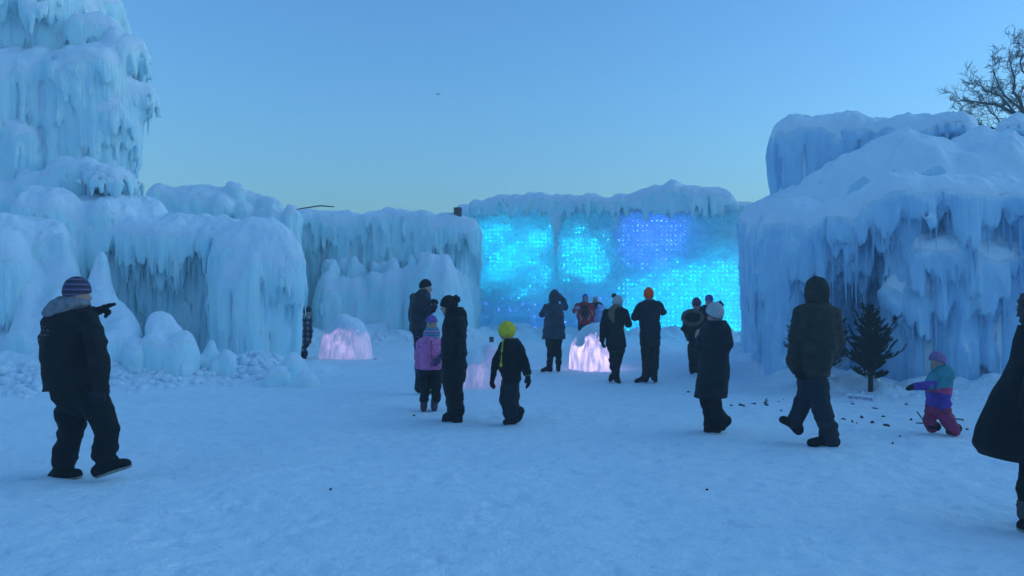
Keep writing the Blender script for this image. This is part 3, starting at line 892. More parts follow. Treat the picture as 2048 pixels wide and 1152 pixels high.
BARK = mat_plain('dark_bark', (0.030, 0.022, 0.018), 0.9)
NEEDLE = mat_plain('fir_needles', (0.020, 0.036, 0.024), 0.8)
TWIG = mat_plain('winter_twigs', (0.020, 0.020, 0.026), 0.9)
BLACKMETAL = mat_plain('black_plastic', (0.012, 0.012, 0.016), 0.5)

# fir trees
def fir(px, d, py_top, label, seed, hw_px, lean=0.0, open_=1.0, zbase=None):
    rg = np.random.default_rng(seed)
    c = XY(px, d); z0 = float(ground_z(c[0], c[1])) - 0.03; z1 = Zp(py_top, d); H = z1 - z0
    R = hw_px * d / F
    root = thing('fir_tree', label, 'fir tree', (c[0], c[1], z0), 'cut firs standing in the alcove')
    tp = [np.array([c[0] + lean * t * t, c[1], z0 + H * t]) for t in np.linspace(0, 1, 9)]
    V, Q = tube(tp, np.linspace(0.045, 0.006, 9), 8)
    part_np('trunk', V, Q, BARK, root)
    wood = []; need = []
    def needles(pts, dens, ln):
        pts = np.asarray(pts)
        for a, b in zip(pts[:-1], pts[1:]):
            L_ = np.linalg.norm(b - a); n = max(2, int(L_ * dens)); t = (b - a) / (L_ + 1e-9)
            for _ in range(n):
                p = a + (b - a) * rg.random()
                q = rg.normal(size=3); q -= t * (q @ t); q /= np.linalg.norm(q) + 1e-9
                e = p + (q * 0.8 + t * 0.6) * ln * (0.7 + 0.6 * rg.random())
                w = np.cross(t, q) * 0.0045
                need.append((p - w, p + w, e))
    n_br = 125
    for i in range(n_br):
        u = (i + 0.5 * rg.random()) / n_br
        zz = 0.16 + 0.80 * u
        a = i * 2.4 + rg.normal() * 0.3
        ln = R * min(1.0, (1.06 - u) ** 0.8 * 1.05) * (0.5 + 0.62 * rg.random())
        if rg.random() < 0.10: ln *= 1.25
        p0 = np.array([c[0] + lean * zz * zz, c[1], z0 + H * zz]); dr = np.array([math.cos(a), math.sin(a), 0])
        if u < 0.12: ln *= 0.7
        rise = 0.15 + 1.0 * rg.random()
        pts = [p0 + dr * ln * t + np.array([0, 0, ln * rise * (t * 0.25 + 0.9 * t * t)]) for t in np.linspace(0, 1, 6)]
        wob = np.cumsum(rg.normal(size=(6, 3)) * 0.035 * ln, 0); pts = [q + w_ for q, w_ in zip(pts, wob - wob[0])]
        wood.append(tube(pts, np.linspace(0.010, 0.003, 6), 5)); needles(pts[1:], 560 * open_, 0.026)
        for k in range(int(5 + 10 * ln / R)):
            t = 0.25 + 0.72 * rg.random(); q = int(t * 5); b0 = np.asarray(pts[q]) + (np.asarray(pts[min(q + 1, 5)]) - pts[q]) * (t * 5 - q)
            s = rg.choice([-1, 1]); da = a + s * (0.5 + 0.5 * rg.random()); l2 = ln * (0.18 + 0.25 * rg.random()) * (1.15 - 0.6 * t)
            d2 = np.array([math.cos(da), math.sin(da), 0.35 + 0.5 * rg.random()])
            p2 = [b0 + d2 * l2 * f + np.array([0, 0, 0.25 * l2 * f * f]) for f in (0, 0.5, 1)]
            wood.append(tube(p2, [0.004, 0.003, 0.002], 4)); needles(p2, 600 * open_, 0.025)
    needles(tp[5:], 500, 0.03)
    V, Q = join(wood); part_np('branches', V, Q, BARK, root)
    nv = np.array(need).reshape(-1, 3); part_np('needles', nv, np.arange(len(nv)).reshape(-1, 3), NEEDLE, root, smooth=False)['kind'] = 'stuff'
    return root
fir(1740, 12.55, 604, 'slim dark fir with bare lower trunk standing by the small sign', 3, 56)
fir(1634, 12.9, 600, 'wide dark fir half hidden behind the man in the camouflage jacket', 9, 62, lean=0.08)

# bare tree behind the right mass
def bare_tree():
    rg = np.random.default_rng(12)
    d0 = 26.0
    base = XY(2120, d0)
    root = thing('bare_tree', 'leafless tree with fine dark branches behind the right ice mass', 'tree', (base[0], base[1], 0))
    tk = [np.array([base[0], base[1], -0.1]), np.array([base[0], base[1], 1.5]), P(2105, 420, d0), P(2085, 330, d0)]
    V, Q = tube(tk, [0.26, 0.22, 0.18, 0.15], 12); part_np('trunk', V, Q, TWIG, root)
    limbs = [
        ([(2085, 330, 0), (2062, 280, .2), (2046, 250, .3), (2030, 215, .3), (2018, 190, .2), (2014, 160, 0), (2012, 130, -.2), (2004, 98, -.3)], 0.10),
        ([(2085, 330, 0), (2050, 262, -.2), (2025, 238, -.5), (1990, 214, -.6), (1950, 206, -.8), (1915, 201, -1), (1886, 199, -1)], 0.085),
        ([(2060, 275, .3), (2040, 245, .8), (2015, 225, 1), (1985, 190, 1.2), (1955, 165, 1.3), (1936, 150, 1.4)], 0.06),
        ([(2075, 310, 0), (2050, 285, .5), (2010, 275, .8), (1985, 262, 1), (1955, 252, 1.2), (1925, 246, 1.3)], 0.06),
        ([(2085, 330, 0), (2085, 260, .5), (2070, 200, .8), (2058, 140, .8), (2048, 80, .6)], 0.10),
        ([(2085, 330, 0), (2110, 240, 0), (2120, 170, 0), (2110, 90, 0)], 0.10),
        ([(2050, 262, -.2), (2032, 222, -.4), (1998, 178, -.5), (1978, 140, -.5), (1972, 118, -.5)], 0.05),
        ([(2058, 140, .8), (2040, 110, .8), (2030, 86, .8)], 0.035),
        ([(2000, 268, .8), (1980, 235, .9), (1962, 215, .9), (1950, 190, 1)], 0.03),
    ]
    fine = []
    def grow(p, v, ln, r, lev):
        n = 5; pts = [p]; v = v / np.linalg.norm(v)
        for i in range(n):
            v = v + rg.normal(size=3) * 0.20 + np.array([0, 0, 0.06]); v /= np.linalg.norm(v)
            pts.append(pts[-1] + v * ln / n)
        fine.append(tube(pts, np.linspace(r, max(r * 0.45, 0.005), n + 1), 4))
        if lev <= 0: return
        for i in range(1, n + 1):
            for _ in range(1 if rg.random() < 0.75 else 2):
                q = v + rg.normal(size=3) * 0.75
                grow(pts[i], q, ln * (0.35 + 0.35 * rg.random()), max(r * 0.55, 0.0055), lev - 1)
    for lb, r in limbs:
        pts = [P(x + (14 if x < 2040 else 0), y + (16 if y < 180 else 0), d0 + dy) for x, y, dy in lb]
        pp = []
        for a, b in zip(pts[:-1], pts[1:]):
            for t in (0, 0.5): pp.append(a + (b - a) * t + (rg.normal(size=3) * 0.03 if t else 0))
        pp.append(pts[-1])
        V, Q = tube(pp, np.linspace(r, 0.012, len(pp)), 7); part_np('limb', V, Q, TWIG, root)
        for i in range(2, len(pp)):
            v = pp[i] - pp[i - 1]
            for _ in range(2 if rg.random() < 0.6 else 1):
                grow(pp[i], v / np.linalg.norm(v) + rg.normal(size=3) * 0.6, 0.28 + 0.38 * rg.random(), 0.011, 2)
    V, Q = join(fine)
    part_np('twigs', V, Q, TWIG, root)['kind'] = 'stuff'
bare_tree()

# bent stick and black fixture on the far wall tops, a bird
st = thing('bent_rod', 'thin dark bent rod sticking out over the snowy ridge', 'rod', P(630, 418, 27.2))
V, Q = tube([P(592, 419, 27.0), P(610, 416, 27.1), P(640, 411.5, 27.2), P(668, 413.5, 27.3)], [0.02, 0.024, 0.026, 0.02], 6)
part_np('rod', V, Q, BLACKMETAL, st)

def black_fixture():
    d = 31.0; c = P(915.5, 436, d); r = 8.3 * d / F; H = Zp(416, d) - Zp(437, d)
    root = thing('black_drum_lamp', 'black drum-shaped fixture standing on top of the back wall', 'fixture', c)
    def ring(name, prof, mat):
        n = 20; V = [(c[0] + q * math.cos(2 * math.pi * i / n), c[1] + q * math.sin(2 * math.pi * i / n), c[2] + z) for q, z in prof for i in range(n)]
        Q = [(j * n + i, j * n + (i + 1) % n, (j + 1) * n + (i + 1) % n, (j + 1) * n + i) for j in range(len(prof) - 1) for i in range(n)]
        part_np(name, np.array(V), np.array(Q), mat, root)
    ring('housing', [(0.001, -0.15), (r * 0.9, -0.15), (r * 0.92, 0.0), (r * 0.98, 0.02), (r, H * 0.5), (r * 0.97, H * 0.86)], BLACKMETAL)
    ring('lid', [(r * 1.04, H * 0.84), (r * 1.05, H * 0.92), (r * 0.9, H * 0.99), (r * 0.4, H * 1.02), (0.001, H * 1.02)], BLACKMETAL)
black_fixture()

bd = thing('bird', 'tiny dark bird flying high in the open sky', 'bird', P(876, 189, 60))
def bird():
    c = P(876, 189, 60)
    for s in (-1, 1):
        W_ = np.array([(s * .03, -.06, .02), (s * .17, -.03, .07), (s * .30, .05, .03), (s * .16, .07, .065), (s * .03, .06, .02)]) + c
        part_np('wing', W_, np.array([(0, 1, 3), (1, 2, 3), (0, 3, 4)]), TWIG, bd)
    V2, Q2 = tube([c + np.array([0, -.17, 0]), c + np.array([0, -.1, 0.01]), c + np.array([0, 0, 0.01]), c + np.array([0, .12, 0]), c + np.array([0, .22, 0])], [0.015, 0.04, 0.05, 0.03, 0.02], 8)
    part_np('bird_body', V2, Q2, TWIG, bd)
bird()

# bark chips
def chips():
    rg = np.random.default_rng(5)
    mats = BARK
    shapes = []
    for k in range(5):
        V = []
        n = 7
        for z in (0.0, 1.0):
            for i in range(n):
                a = 2 * math.pi * i / n; q = 0.6 + 0.6 * rg.random()
                V.append((q * math.cos(a), q * 0.5 * math.sin(a), z * (0.6 + 0.5 * rg.random())))
        V.append((0, 0, 1.1))
        T = [(i, (i + 1) % n, n + (i + 1) % n, n + i) for i in range(n)] + [(n + i, n + (i + 1) % n, 2 * n, 2 * n) for i in range(0)]
        T3 = []
        for q in T: T3 += [(q[0], q[1], q[2]), (q[0], q[2], q[3])]
        T3 += [(n + i, n + (i + 1) % n, 2 * n) for i in range(n)]
        me = mesh_np('bark_chip', np.array(V), np.array(T3), False); me.materials.append(BARK); shapes.append(me)
    spots = [(1481, 814), (1487, 816), (1462, 815), (1503, 810), (1508, 812), (1530, 808), (1533, 802), (1532, 815), (1556, 806), (1566, 803), (1561, 824),
             (1685, 838), (1690, 839), (1703, 842), (1712, 845), (1722, 836), (1743, 843), (1765, 833), (1748, 818), (1772, 852), (1798, 872), (1783, 886), (1811, 810), (1820, 839), (1838, 846), (1856, 838), (1924, 840), (1932, 856), (1704, 810), (1376, 785)]
    for x, y in spots:
        d = EYE * F / (y - HOR); p = XY(x, d)
        o = bpy.data.objects.new('bark_chip', shapes[int(rg.integers(5))]); COL.objects.link(o)
        s = 0.010 + 0.016 * rg.random()
        o.location = (p[0], p[1], float(ground_z(p[0], p[1])) - 0.004); o.scale = (s * (1 + 1.4 * rg.random()), s, 0.012 + 0.02 * rg.random()); o.rotation_euler = (0, 0, rg.random() * 6.28)
        where = 'between the navy coat and the camouflage jacket' if x < 1600 else 'in front of the small sign' if x < 1785 else 'around the toddler'
        tag(o, 'small dark bark chip on the snow ' + where, 'bark chip', 'bark chips ' + where)
    for x, y, lab in ((662, 978, 'lone black speck of debris on the open snow in the foreground'), (1412, 981, 'tiny dark crumb on the snow below the woman in the long coat'),
                      (828, 831, 'small dark crumb left of the boots of the child in pink'), (751, 719, 'dark chip on the snow beside the lilac ice ball')):
        d = EYE * F / (y - HOR); p = XY(x, d)
        o = bpy.data.objects.new('bark_chip', shapes[0]); COL.objects.link(o)
        o.location = (p[0], p[1], float(ground_z(p[0], p[1])) - 0.002); s = 2.6 * d / F; o.scale = (s, s, 0.02)
        tag(o, lab, 'debris')
    for pts, lab in (([(1834, 797 + 28), (1842, 836), (1852, 850)], 'broken twig standing in the snow behind the toddler'), ([(1908, 839), (1925, 840)], 'short twig lying on the snow right of the toddler'),
                     ([(1531, 812), (1532, 800), (1535, 797)], 'tiny forked twig sticking up from the snow left of the wide fir')):
        d = EYE * F / (pts[-1][1] - HOR) if len(pts) == 3 and pts[0][1] < pts[-1][1] else EYE * F / (pts[0][1] - HOR)
        V, Q = tube([P(x, y, d) + np.array([0, 0, 0.01]) for x, y in pts], [0.009, 0.008, 0.005][:len(pts)], 5)
        t = thing('twig', lab, 'twig', P(pts[0][0], pts[0][1], d)); part_np('stem', V, Q, BARK, t)
chips()

# warning sign in front of the slim fir
def sign():
    d = 11.75
    p = P(1720, 797, d)
    root = thing('warning_sign', 'small pale sign reading DO NOT ENTER stuck in the snow', 'sign', p)
    rz = math.radians(-6)
    w, h = 0.38, 0.125
    import bmesh
    bm = bmesh.new(); bmesh.ops.create_cube(bm, size=1)
    bmesh.ops.scale(bm, vec=(w, 0.012, h), verts=bm.verts)
    bmesh.ops.bevel(bm, geom=bm.edges[:], offset=0.003, segments=1)
    me = bpy.data.meshes.new('board'); bm.to_mesh(me); bm.free()
    board = link('board', me, mat_plain('sign_white', (0.62, 0.66, 0.78), 0.6), root)
    board.rotation_euler = (math.radians(-20), math.radians(5), rz)
    cu = bpy.data.curves.new('lettering', 'FONT'); cu.body = 'DO NOT ENTER'; cu.align_x = 'CENTER'; cu.align_y = 'CENTER'; cu.size = 0.062; cu.extrude = 0.001
    tmp = bpy.data.objects.new('tmp', cu); COL.objects.link(tmp)
    bpy.context.view_layer.update()
    tm = bpy.data.meshes.new_from_object(tmp.evaluated_get(bpy.context.evaluated_depsgraph_get()))
    bpy.data.objects.remove(tmp)
    t = link('lettering', tm, mat_plain('sign_ink', (0.05, 0.05, 0.16), 0.7), board)
    t.rotation_euler = (math.pi / 2, 0, 0); t.location = (0, -0.0085, 0.0)
    for v in tm.vertices: v.co.x *= 0.80
    for s in (-1, 1):
        V, Q = tube([p + np.array([s * 0.13, 0.012, -0.22]), p + np.array([s * 0.13, 0.014, 0.03])], [0.008, 0.008], 6)
        part_np('stake', V, Q, BARK, root)
sign()

# ------------------------------------------------------------------ people: smooth bodies and garments from distance fields
def unit(v):
    v = np.asarray(v, float); return v / (np.linalg.norm(v) + 1e-9)

class Fld:
    def __init__(s, lo, hi, h):
        s.h = h; s.lo = np.asarray(lo, float) - 3 * h; hi = np.asarray(hi, float) + 3 * h
        s.ax = [np.arange(a, b + h, h).astype(np.float32) for a, b in zip(s.lo, hi)]
        s.X, s.Y, s.Z = s.ax[0][:, None, None], s.ax[1][None, :, None], s.ax[2][None, None, :]
        s.f = np.full([len(a) for a in s.ax], 0.5, np.float32)

def prim_bounds(pr):
    t = pr[0]
    if t == 'chain':
        p = np.array([q for q, r in pr[1]]); r = max(r for q, r in pr[1]); return p.min(0) - r, p.max(0) + r
    if t == 'ell':
        r = max(pr[2]); return np.asarray(pr[1]) - r, np.asarray(pr[1]) + r
    if t == 'loft':
        R = np.array(pr[1])
        return (np.array([(R[:, 1] - R[:, 3]).min(), (R[:, 2] - R[:, 4]).min(), R[:, 0].min()]), np.array([(R[:, 1] + R[:, 3]).max(), (R[:, 2] + R[:, 4]).max(), R[:, 0].max()]))
    return None

def prim_eval(F_, pr):
    X, Y, Z = F_.X, F_.Y, F_.Z
    t = pr[0]
    if t == 'chain':
        g = None
        for (a, ra), (b, rb) in zip(pr[1][:-1], pr[1][1:]):
            ab = np.asarray(b) - a; L_ = ab @ ab + 1e-9
            q = np.clip(((X - a[0]) * ab[0] + (Y - a[1]) * ab[1] + (Z - a[2]) * ab[2]) / L_, 0, 1)
            e = np.sqrt((X - a[0] - q * ab[0]) ** 2 + (Y - a[1] - q * ab[1]) ** 2 + (Z - a[2] - q * ab[2]) ** 2) - (ra + (rb - ra) * q)
            g = e if g is None else smin(g, e, 0.02)
        return g
    if t == 'ell':
        c, r, a = pr[1], pr[2], pr[3]            # r = (along facing, across, up)
        ca, sa = math.cos(a), math.sin(a)
        u = ((X - c[0]) * ca + (Y - c[1]) * sa) / r[0]; v = (-(X - c[0]) * sa + (Y - c[1]) * ca) / r[1]; w = (Z - c[2]) / r[2]
        k0 = np.sqrt(u * u + v * v + w * w); k1 = np.sqrt((u / r[0]) ** 2 + (v / r[1]) ** 2 + (w / r[2]) ** 2)
        return k0 * (k0 - 1) / np.maximum(k1, 1e-4)
    if t == 'loft':
        R = np.array(sorted(pr[1]))
        zz = np.clip(F_.ax[2], R[0, 0], R[-1, 0])
        # smooth interpolation through the rows
        def ip(k):
            y = np.interp(zz, R[:, 0], R[:, k])
            n = max(1, int(0.025 / F_.h)); ker = np.ones(2 * n + 1) / (2 * n + 1)
            return np.convolve(np.pad(y, n, mode='edge'), ker, 'valid').astype(np.float32)[None, None, :]
        cx, cy, a, b = ip(1), ip(2), ip(3), ip(4)
        e = 2.4
        q = (np.abs((X - cx) / a) ** e + np.abs((Y - cy) / b) ** e) ** (1 / e)
        g = (q - 1) * np.minimum(a, b)
        g = np.maximum(g, np.maximum(Z - R[-1, 0], R[0, 0] - Z))
        return g

def field_mesh(prims, h, k=0.03, noise_=None, seed=0):
    bl = [prim_bounds(p) for p in prims if p[0] in ('chain', 'ell', 'loft')]
    lo = np.min([b[0] for b in bl], 0) - 0.02; hi = np.max([b[1] for b in bl], 0) + 0.02
    F_ = Fld(lo, hi, h)
    for p in prims:
        if p[0] in ('chain', 'ell', 'loft'):
            F_.f = smin(F_.f, prim_eval(F_, p).astype(np.float32), k)
        elif p[0] == 'sub':
            F_.f = -smin(-F_.f, prim_eval(F_, p[1]).astype(np.float32), p[2] if len(p) > 2 else 0.015)
        elif p[0] == 'plane':                    # keep the side the normal points away from
            n = unit(p[2]); F_.f = np.maximum(F_.f, ((F_.X - p[1][0]) * n[0] + (F_.Y - p[1][1]) * n[1] + (F_.Z - p[1][2]) * n[2]).astype(np.float32))
    if noise_:
        for amp, s in noise_:
            F_.f = F_.f + amp * n3g(F_.ax[0], F_.ax[1], F_.ax[2], s, seed + int(1000 * amp))
    return surface_nets(F_.f, F_.lo, h)

FOLDS = [(0.018, (0.17, 0.17, 0.075)), (0.009, (0.07, 0.07, 0.035))]
SKIN = mat_plain('skin', (0.42, 0.24, 0.18), 0.55)
EYE_M = mat_plain('eye_dark', (0.015, 0.012, 0.012), 0.3)

class Person:
    def __init__(s, label, d, px, h=0.015, seed=1, cat='person'):
        s.d, s.h, s.seed = d, h, seed
        b = XY(px, d)
        s.root = thing('person', label, cat, (b[0], b[1], 0))
        s.body = []
    def J(s, px, py, dy=0.0): return P(px, py, s.d + dy)
    def m(s, n): return n * s.d / F
    def add(s, name, prims, mat, k=0.03, folds=None, h=None, parent=None, label=None, seed=0):
        V, Q = field_mesh(prims, h or s.h, k, folds, s.seed * 13 + seed)
        return part_np(name, V, Q, mat, parent or s.root, label=label)
    def loft(s, rows):
        """rows: (py, px left, px right, half depth in m[, centre depth offset])"""
        out = []
        for r in rows:
            dy = r[4] if len(r) > 4 else 0.0
            a = s.J(r[1], r[0], dy); b = s.J(r[2], r[0], dy)
            out.append((a[2], (a[0] + b[0]) / 2, s.d + dy, max((b[0] - a[0]) / 2, 0.01), r[3]))
        return ('loft', out)
    def chain(s, pts):
        """pts: (px, py, radius in px, dy)"""
        return ('chain', [(s.J(p[0], p[1], p[3] if len(p) > 3 else 0.0), s.m(p[2])) for p in pts])
    def thin(s, pr, t):
        if pr[0] == 'chain': return ('chain', [(p, max(r - t, 0.018)) for p, r in pr[1]])
        return ('loft', [(z, x, y, max(min(a - t, 0.125), 0.04), max(min(b - t, 0.095), 0.04)) for z, x, y, a, b in pr[1]])
    def wear(s, name, rows, chains, mat, t=0.03, k=0.035, folds=FOLDS, extra=(), label=None, body=True, cut=None, parent=None):
        pr = ([s.loft(rows)] if rows else []) + [s.chain(c) for c in chains] + list(extra)
        if body: s.body += [s.thin(p, t) for p in pr if p[0] in ('chain', 'loft')]
        if cut: pr += cut
        return s.add(name, pr, mat, k, folds, label=label, parent=parent)
    def head(s, px, py, face, R=1.0, dy=0.0, neck=None, eyes=False):
        """head centre in pixels, facing angle in degrees (-90 looks at the camera, 0 to the right)"""
        a = math.radians(face); fw = np.array([math.cos(a), math.sin(a), 0]); sd = np.array([-math.sin(a), math.cos(a), 0]); up = np.array([0, 0, 1.0])
        c = s.J(px, py, dy); s.hc, s.ha, s.hR, s.fw, s.sd = c, a, R, fw, sd
        s.body += [('ell', c, (0.096 * R, 0.076 * R, 0.108 * R), a), ('ell', c + fw * 0.022 * R - up * 0.062 * R, (0.066 * R, 0.056 * R, 0.062 * R), a),
                   ('chain', [(c + fw * 0.088 * R - up * 0.0 * R, 0.010 * R), (c + fw * 0.108 * R - up * 0.035 * R, 0.014 * R)]),
                   ('chain', [(c + fw * 0.078 * R - sd * 0.02 * R - up * 0.068 * R, 0.010 * R), (c + fw * 0.078 * R + sd * 0.02 * R - up * 0.068 * R, 0.010 * R)]),
                   ('ell', c + sd * 0.076 * R - up * 0.015 * R, (0.022 * R, 0.012 * R, 0.032 * R), a), ('ell', c - sd * 0.076 * R - up * 0.015 * R, (0.022 * R, 0.012 * R, 0.032 * R), a),
                   ('chain', [(c - up * 0.07 * R - fw * 0.015 * R, 0.05 * R), (np.asarray(neck) if neck is not None else c - up * 0.21 * R - fw * 0.03 * R, 0.058 * R)])]
        s.eyes = [(c + fw * 0.082 * R + sd * q * 0.032 * R + up * 0.012 * R) for q in (-1, 1)]
        s.show_eyes = eyes
    def hat(s, mat, drop=0.0, puff=0.014, tall=0.02, brim=None, pom=None, tilt=0.25, name='knit_hat', label=None, shift=(0, 0, 0), pom_at=None):
        """knit cap over the skull; pom = (material, radius)"""
        c, a, R = s.hc + np.asarray(shift), s.ha, s.hR; up = np.array([0, 0, 1.0])
        n = -up + s.fw * tilt
        pr = [('ell', c + up * (0.015 + tall * 0.6) * R, ((0.098 + puff) * R, (0.080 + puff) * R, (0.108 + tall) * R), a),
              ('plane', c + up * (0.012 - drop) * R, n)]
        o = s.add(name, pr, mat, 0.02, [(0.004, 0.03)], h=min(s.h, 0.012), label=label)
        if brim is not None:
            base = c + up * (0.012 - drop) * R
            b = s.add('hat_brim', [('ell', c + up * 0.018 * R, ((0.106 + puff) * R, (0.088 + puff) * R, 0.11 * R), a), ('plane', base - n * 0.0, n), ('plane', base + up * 0.045 * R, -n)], brim, 0.01, [(0.003, 0.03)], h=min(s.h, 0.011), parent=o)
        if pom is not None:
            pc = pom_at if pom_at is not None else c + up * (0.108 + tall * 1.6 + 0.035) * R - s.fw * 0.01
            s.add('pom', [('ell', pc, (pom[1], pom[1], pom[1]), 0.0)], pom[0], 0.01, [(0.016, 0.022), (0.008, 0.012)], h=0.009, parent=o)
        return o
    def hood_up(s, mat, grow=0.035, label=None, fur=None, tall=0.03):
        c, a, R = s.hc, s.ha, s.hR; up = np.array([0, 0, 1.0])
        pr = [('ell', c + up * tall * 0.5, ((0.115 + grow) * R, (0.085 + grow) * R, (0.125 + grow + tall * 0.5) * R), a),
              ('chain', [(c - up * 0.08 * R - s.fw * 0.02, 0.066 * R + grow * 0.4), (c - up * 0.19 * R - s.fw * 0.03, 0.085 * R + grow * 0.4)]),
              ('sub', ('ell', c + s.fw * 0.13 * R, (0.13 * R, 0.072 * R, 0.115 * R), a), 0.03)]
        o = s.add('hood', pr, mat, 0.05, [(0.010, 0.07)], label=label)
        if fur is not None: s.fur_ring(c + s.fw * 0.10 * R, s.fw, 0.095 * R, 0.125 * R, fur, o)
        return o
    def fur_ring(s, c, nrm, rx, rz, mat, parent, thick=0.03):
        nrm = unit(nrm); u = unit(np.cross(nrm, (0, 0, 1.0))); w = np.cross(u, nrm)
        pts = [(c + u * rx * math.cos(t) + w * rz * math.sin(t), thick) for t in np.linspace(0, 2 * math.pi, 19)]
        return s.add('fur_trim', [('chain', pts)], mat, 0.01, [(0.018, 0.022), (0.010, 0.013)], h=min(s.h, 0.011), parent=parent)
    def hand_prims(s, w, dr, pn, sc_=1.0, curl=0.35, t=0.004, mitten=False, point=False):
        dr = unit(dr); pn = unit(np.asarray(pn) - dr * (np.asarray(pn) @ dr)); sd = np.cross(dr, pn); out = []
        if mitten:
            out = [('chain', [(w - dr * 0.05 * sc_, 0.038 * sc_), (w, 0.034 * sc_), (w + dr * 0.06 * sc_, 0.042 * sc_), (w + dr * 0.12 * sc_ + pn * 0.02 * sc_, 0.034 * sc_)]),
                   ('chain', [(w + dr * 0.02 * sc_ - sd * 0.02 * sc_, 0.022 * sc_), (w + dr * 0.075 * sc_ - sd * 0.055 * sc_, 0.018 * sc_)])]
            return out
        out.append(('chain', [(w - dr * 0.06 * sc_, (0.034 + t) * sc_), (w, (0.028 + t) * sc_), (w + dr * 0.04 * sc_, (0.03 + t) * sc_)]))
        for i, ln in enumerate((0.072, 0.080, 0.074, 0.058)):
            o = (i - 1.5) * sc_
            k0 = w + dr * 0.02 * sc_ + sd * o * 0.013; k1 = w + dr * (0.088 - 0.004 * abs(i - 1)) * sc_ + sd * o * 0.0225
            cu = curl * (1 + 0.12 * i)
            if point: cu = 0.05 if i == 0 else 1.25
            d1 = dr * math.cos(cu) + pn * math.sin(cu); d2 = dr * math.cos(2 * cu) + pn * math.sin(2 * cu)
            k2 = k1 + d1 * ln * 0.55 * sc_; k3 = k2 + d2 * ln * 0.5 * sc_
            out.append(('chain', [(k0, (0.017 + t) * sc_), (k1, (0.0125 + t) * sc_), (k2, (0.0105 + t) * sc_), (k3, (0.009 + t) * sc_)]))
        tb = w + dr * 0.02 * sc_ - sd * 0.03 * sc_
        out.append(('chain', [(tb, (0.015 + t) * sc_), (tb + (dr * 0.035 - sd * 0.028 + pn * 0.012) * sc_, (0.012 + t) * sc_), (tb + (dr * 0.065 - sd * 0.034 + pn * 0.03) * sc_, (0.010 + t) * sc_)]))
        return out
    def glove(s, px, py, to, mat, dy=0.0, dy2=0.0, pn=(0, 1, 0), sc_=1.0, curl=0.4, mitten=False, point=False, name='glove', h=None):
        w = s.J(px, py, dy); e = s.J(to[0], to[1], dy2)
        pr = s.hand_prims(w, e - w, pn, sc_, curl, 0.004, mitten, point)
        s.body.append(('chain', [(w - unit(e - w) * 0.05, 0.022 * sc_), (w + unit(e - w) * 0.05 * sc_, 0.022 * sc_)]))
        return s.add(name if not mitten else 'mitten', pr, mat, 0.010, None, h=h or min(s.h, 0.010))
    def boot(s, heel, toe, mat, shaft=None, w=0.05, dyh=0.0, dyt=0.0, sole=None, flat=True, name='boot', hgt=0.05):
        """heel and toe: pixels of the sole's ends; shaft: (px, py, radius px, dy) of the top"""
        H = s.J(heel[0], heel[1], dyh); T_ = s.J(toe[0], toe[1], dyt)
        ln = T_ - H; up = np.array([0, 0, 1.0]); f = unit(ln); upn = unit(up - f * (up @ f))
        c0 = H + f * w + upn * hgt; c1 = T_ - f * w * 0.9 + upn * hgt * 0.85
        mid = c0 + (c1 - c0) * 0.45 + upn * 0.03
        pr = [('chain', [(c0, w), (mid, w * 0.98), (c1, w * 0.9)])]
        if shaft is not None:
            S = s.J(shaft[0], shaft[1], shaft[3] if len(shaft) > 3 else dyh)
            pr.append(('chain', [(c0 + upn * 0.02, w * 1.0), (S, s.m(shaft[2]))])); s.body.append(('chain', [(S, max(s.m(shaft[2]) - 0.025, 0.03)), (c0, 0.03)]))
        s.body.append(('chain', [(c0, 0.03), (c1, 0.025)]))
        pr.append(('plane', H + upn * 0.004, -upn))
        o = s.add(name, pr, mat, 0.03, [(0.004, 0.05)], h=min(s.h, 0.012))
        if sole is not None:
            s.add('sole', [('chain', [(c0, w * 1.06), (mid - upn * 0.03, w * 1.0), (c1, w * 0.98)]), ('plane', H + upn * 0.0, -upn), ('plane', H + upn * 0.026, upn)], sole, 0.02, None, h=min(s.h, 0.011), parent=o)
        return o
    def done(s):
        s.add('body', s.body, SKIN, 0.02, None, h=min(s.h, 0.014))
        if s.show_eyes:
            for e in s.eyes:
                s.add('eye', [('ell', e, (0.013 * s.hR, 0.017 * s.hR, 0.012 * s.hR), s.ha)], EYE_M, 0.005, None, h=0.006)
        s.root.location.z = float(ground_z(s.root.location.x, s.root.location.y)) - 0.014
        return s

# cloth
C_BLACK = mat_cloth('black_cloth', (0.005, 0.0055, 0.007))
C_CHAR = mat_cloth('charcoal_canvas', (0.011, 0.010, 0.011), scale=5)
C_NAVY = mat_cloth('navy_nylon', (0.008, 0.010, 0.018), rough=0.6)
C_NAVYQ = mat_cloth('navy_quilted', (0.013, 0.016, 0.028), rough=0.6, quilt=3.2)
C_GREY = mat_cloth('grey_fleece', (0.20, 0.195, 0.22), scale=20)
C_SLATE = mat_cloth('slate_parka', (0.042, 0.048, 0.068), rough=0.75)
C_BLUEGREY = mat_cloth('dark_bluegrey', (0.010, 0.013, 0.020))
C_JEAN = mat_cloth('dark_denim', (0.014, 0.018, 0.030), scale=16)
C_BROWN = mat_cloth('dark_olive_pants', (0.014, 0.013, 0.011))
C_ORANGE = mat_cloth('blaze_orange_knit', (1.0, 0.09, 0.01), var=0.1, scale=40)
C_WHITE = mat_cloth('white_knit', (0.42, 0.42, 0.42), var=0.12, scale=40)
C_YELLOW = mat_cloth('yellow_fleece', (0.66, 0.52, 0.03), var=0.12, scale=30)
C_PURPLE = mat_cloth('purple_knit', (0.20, 0.10, 0.36), scale=40)
C_MITT = mat_cloth('purple_mitten', (0.050, 0.045, 0.115))
C_MAROON = mat_cloth('maroon_boot', (0.085, 0.040, 0.065), scale=30)
C_RED = mat_cloth('red_jacket', (0.30, 0.015, 0.025))
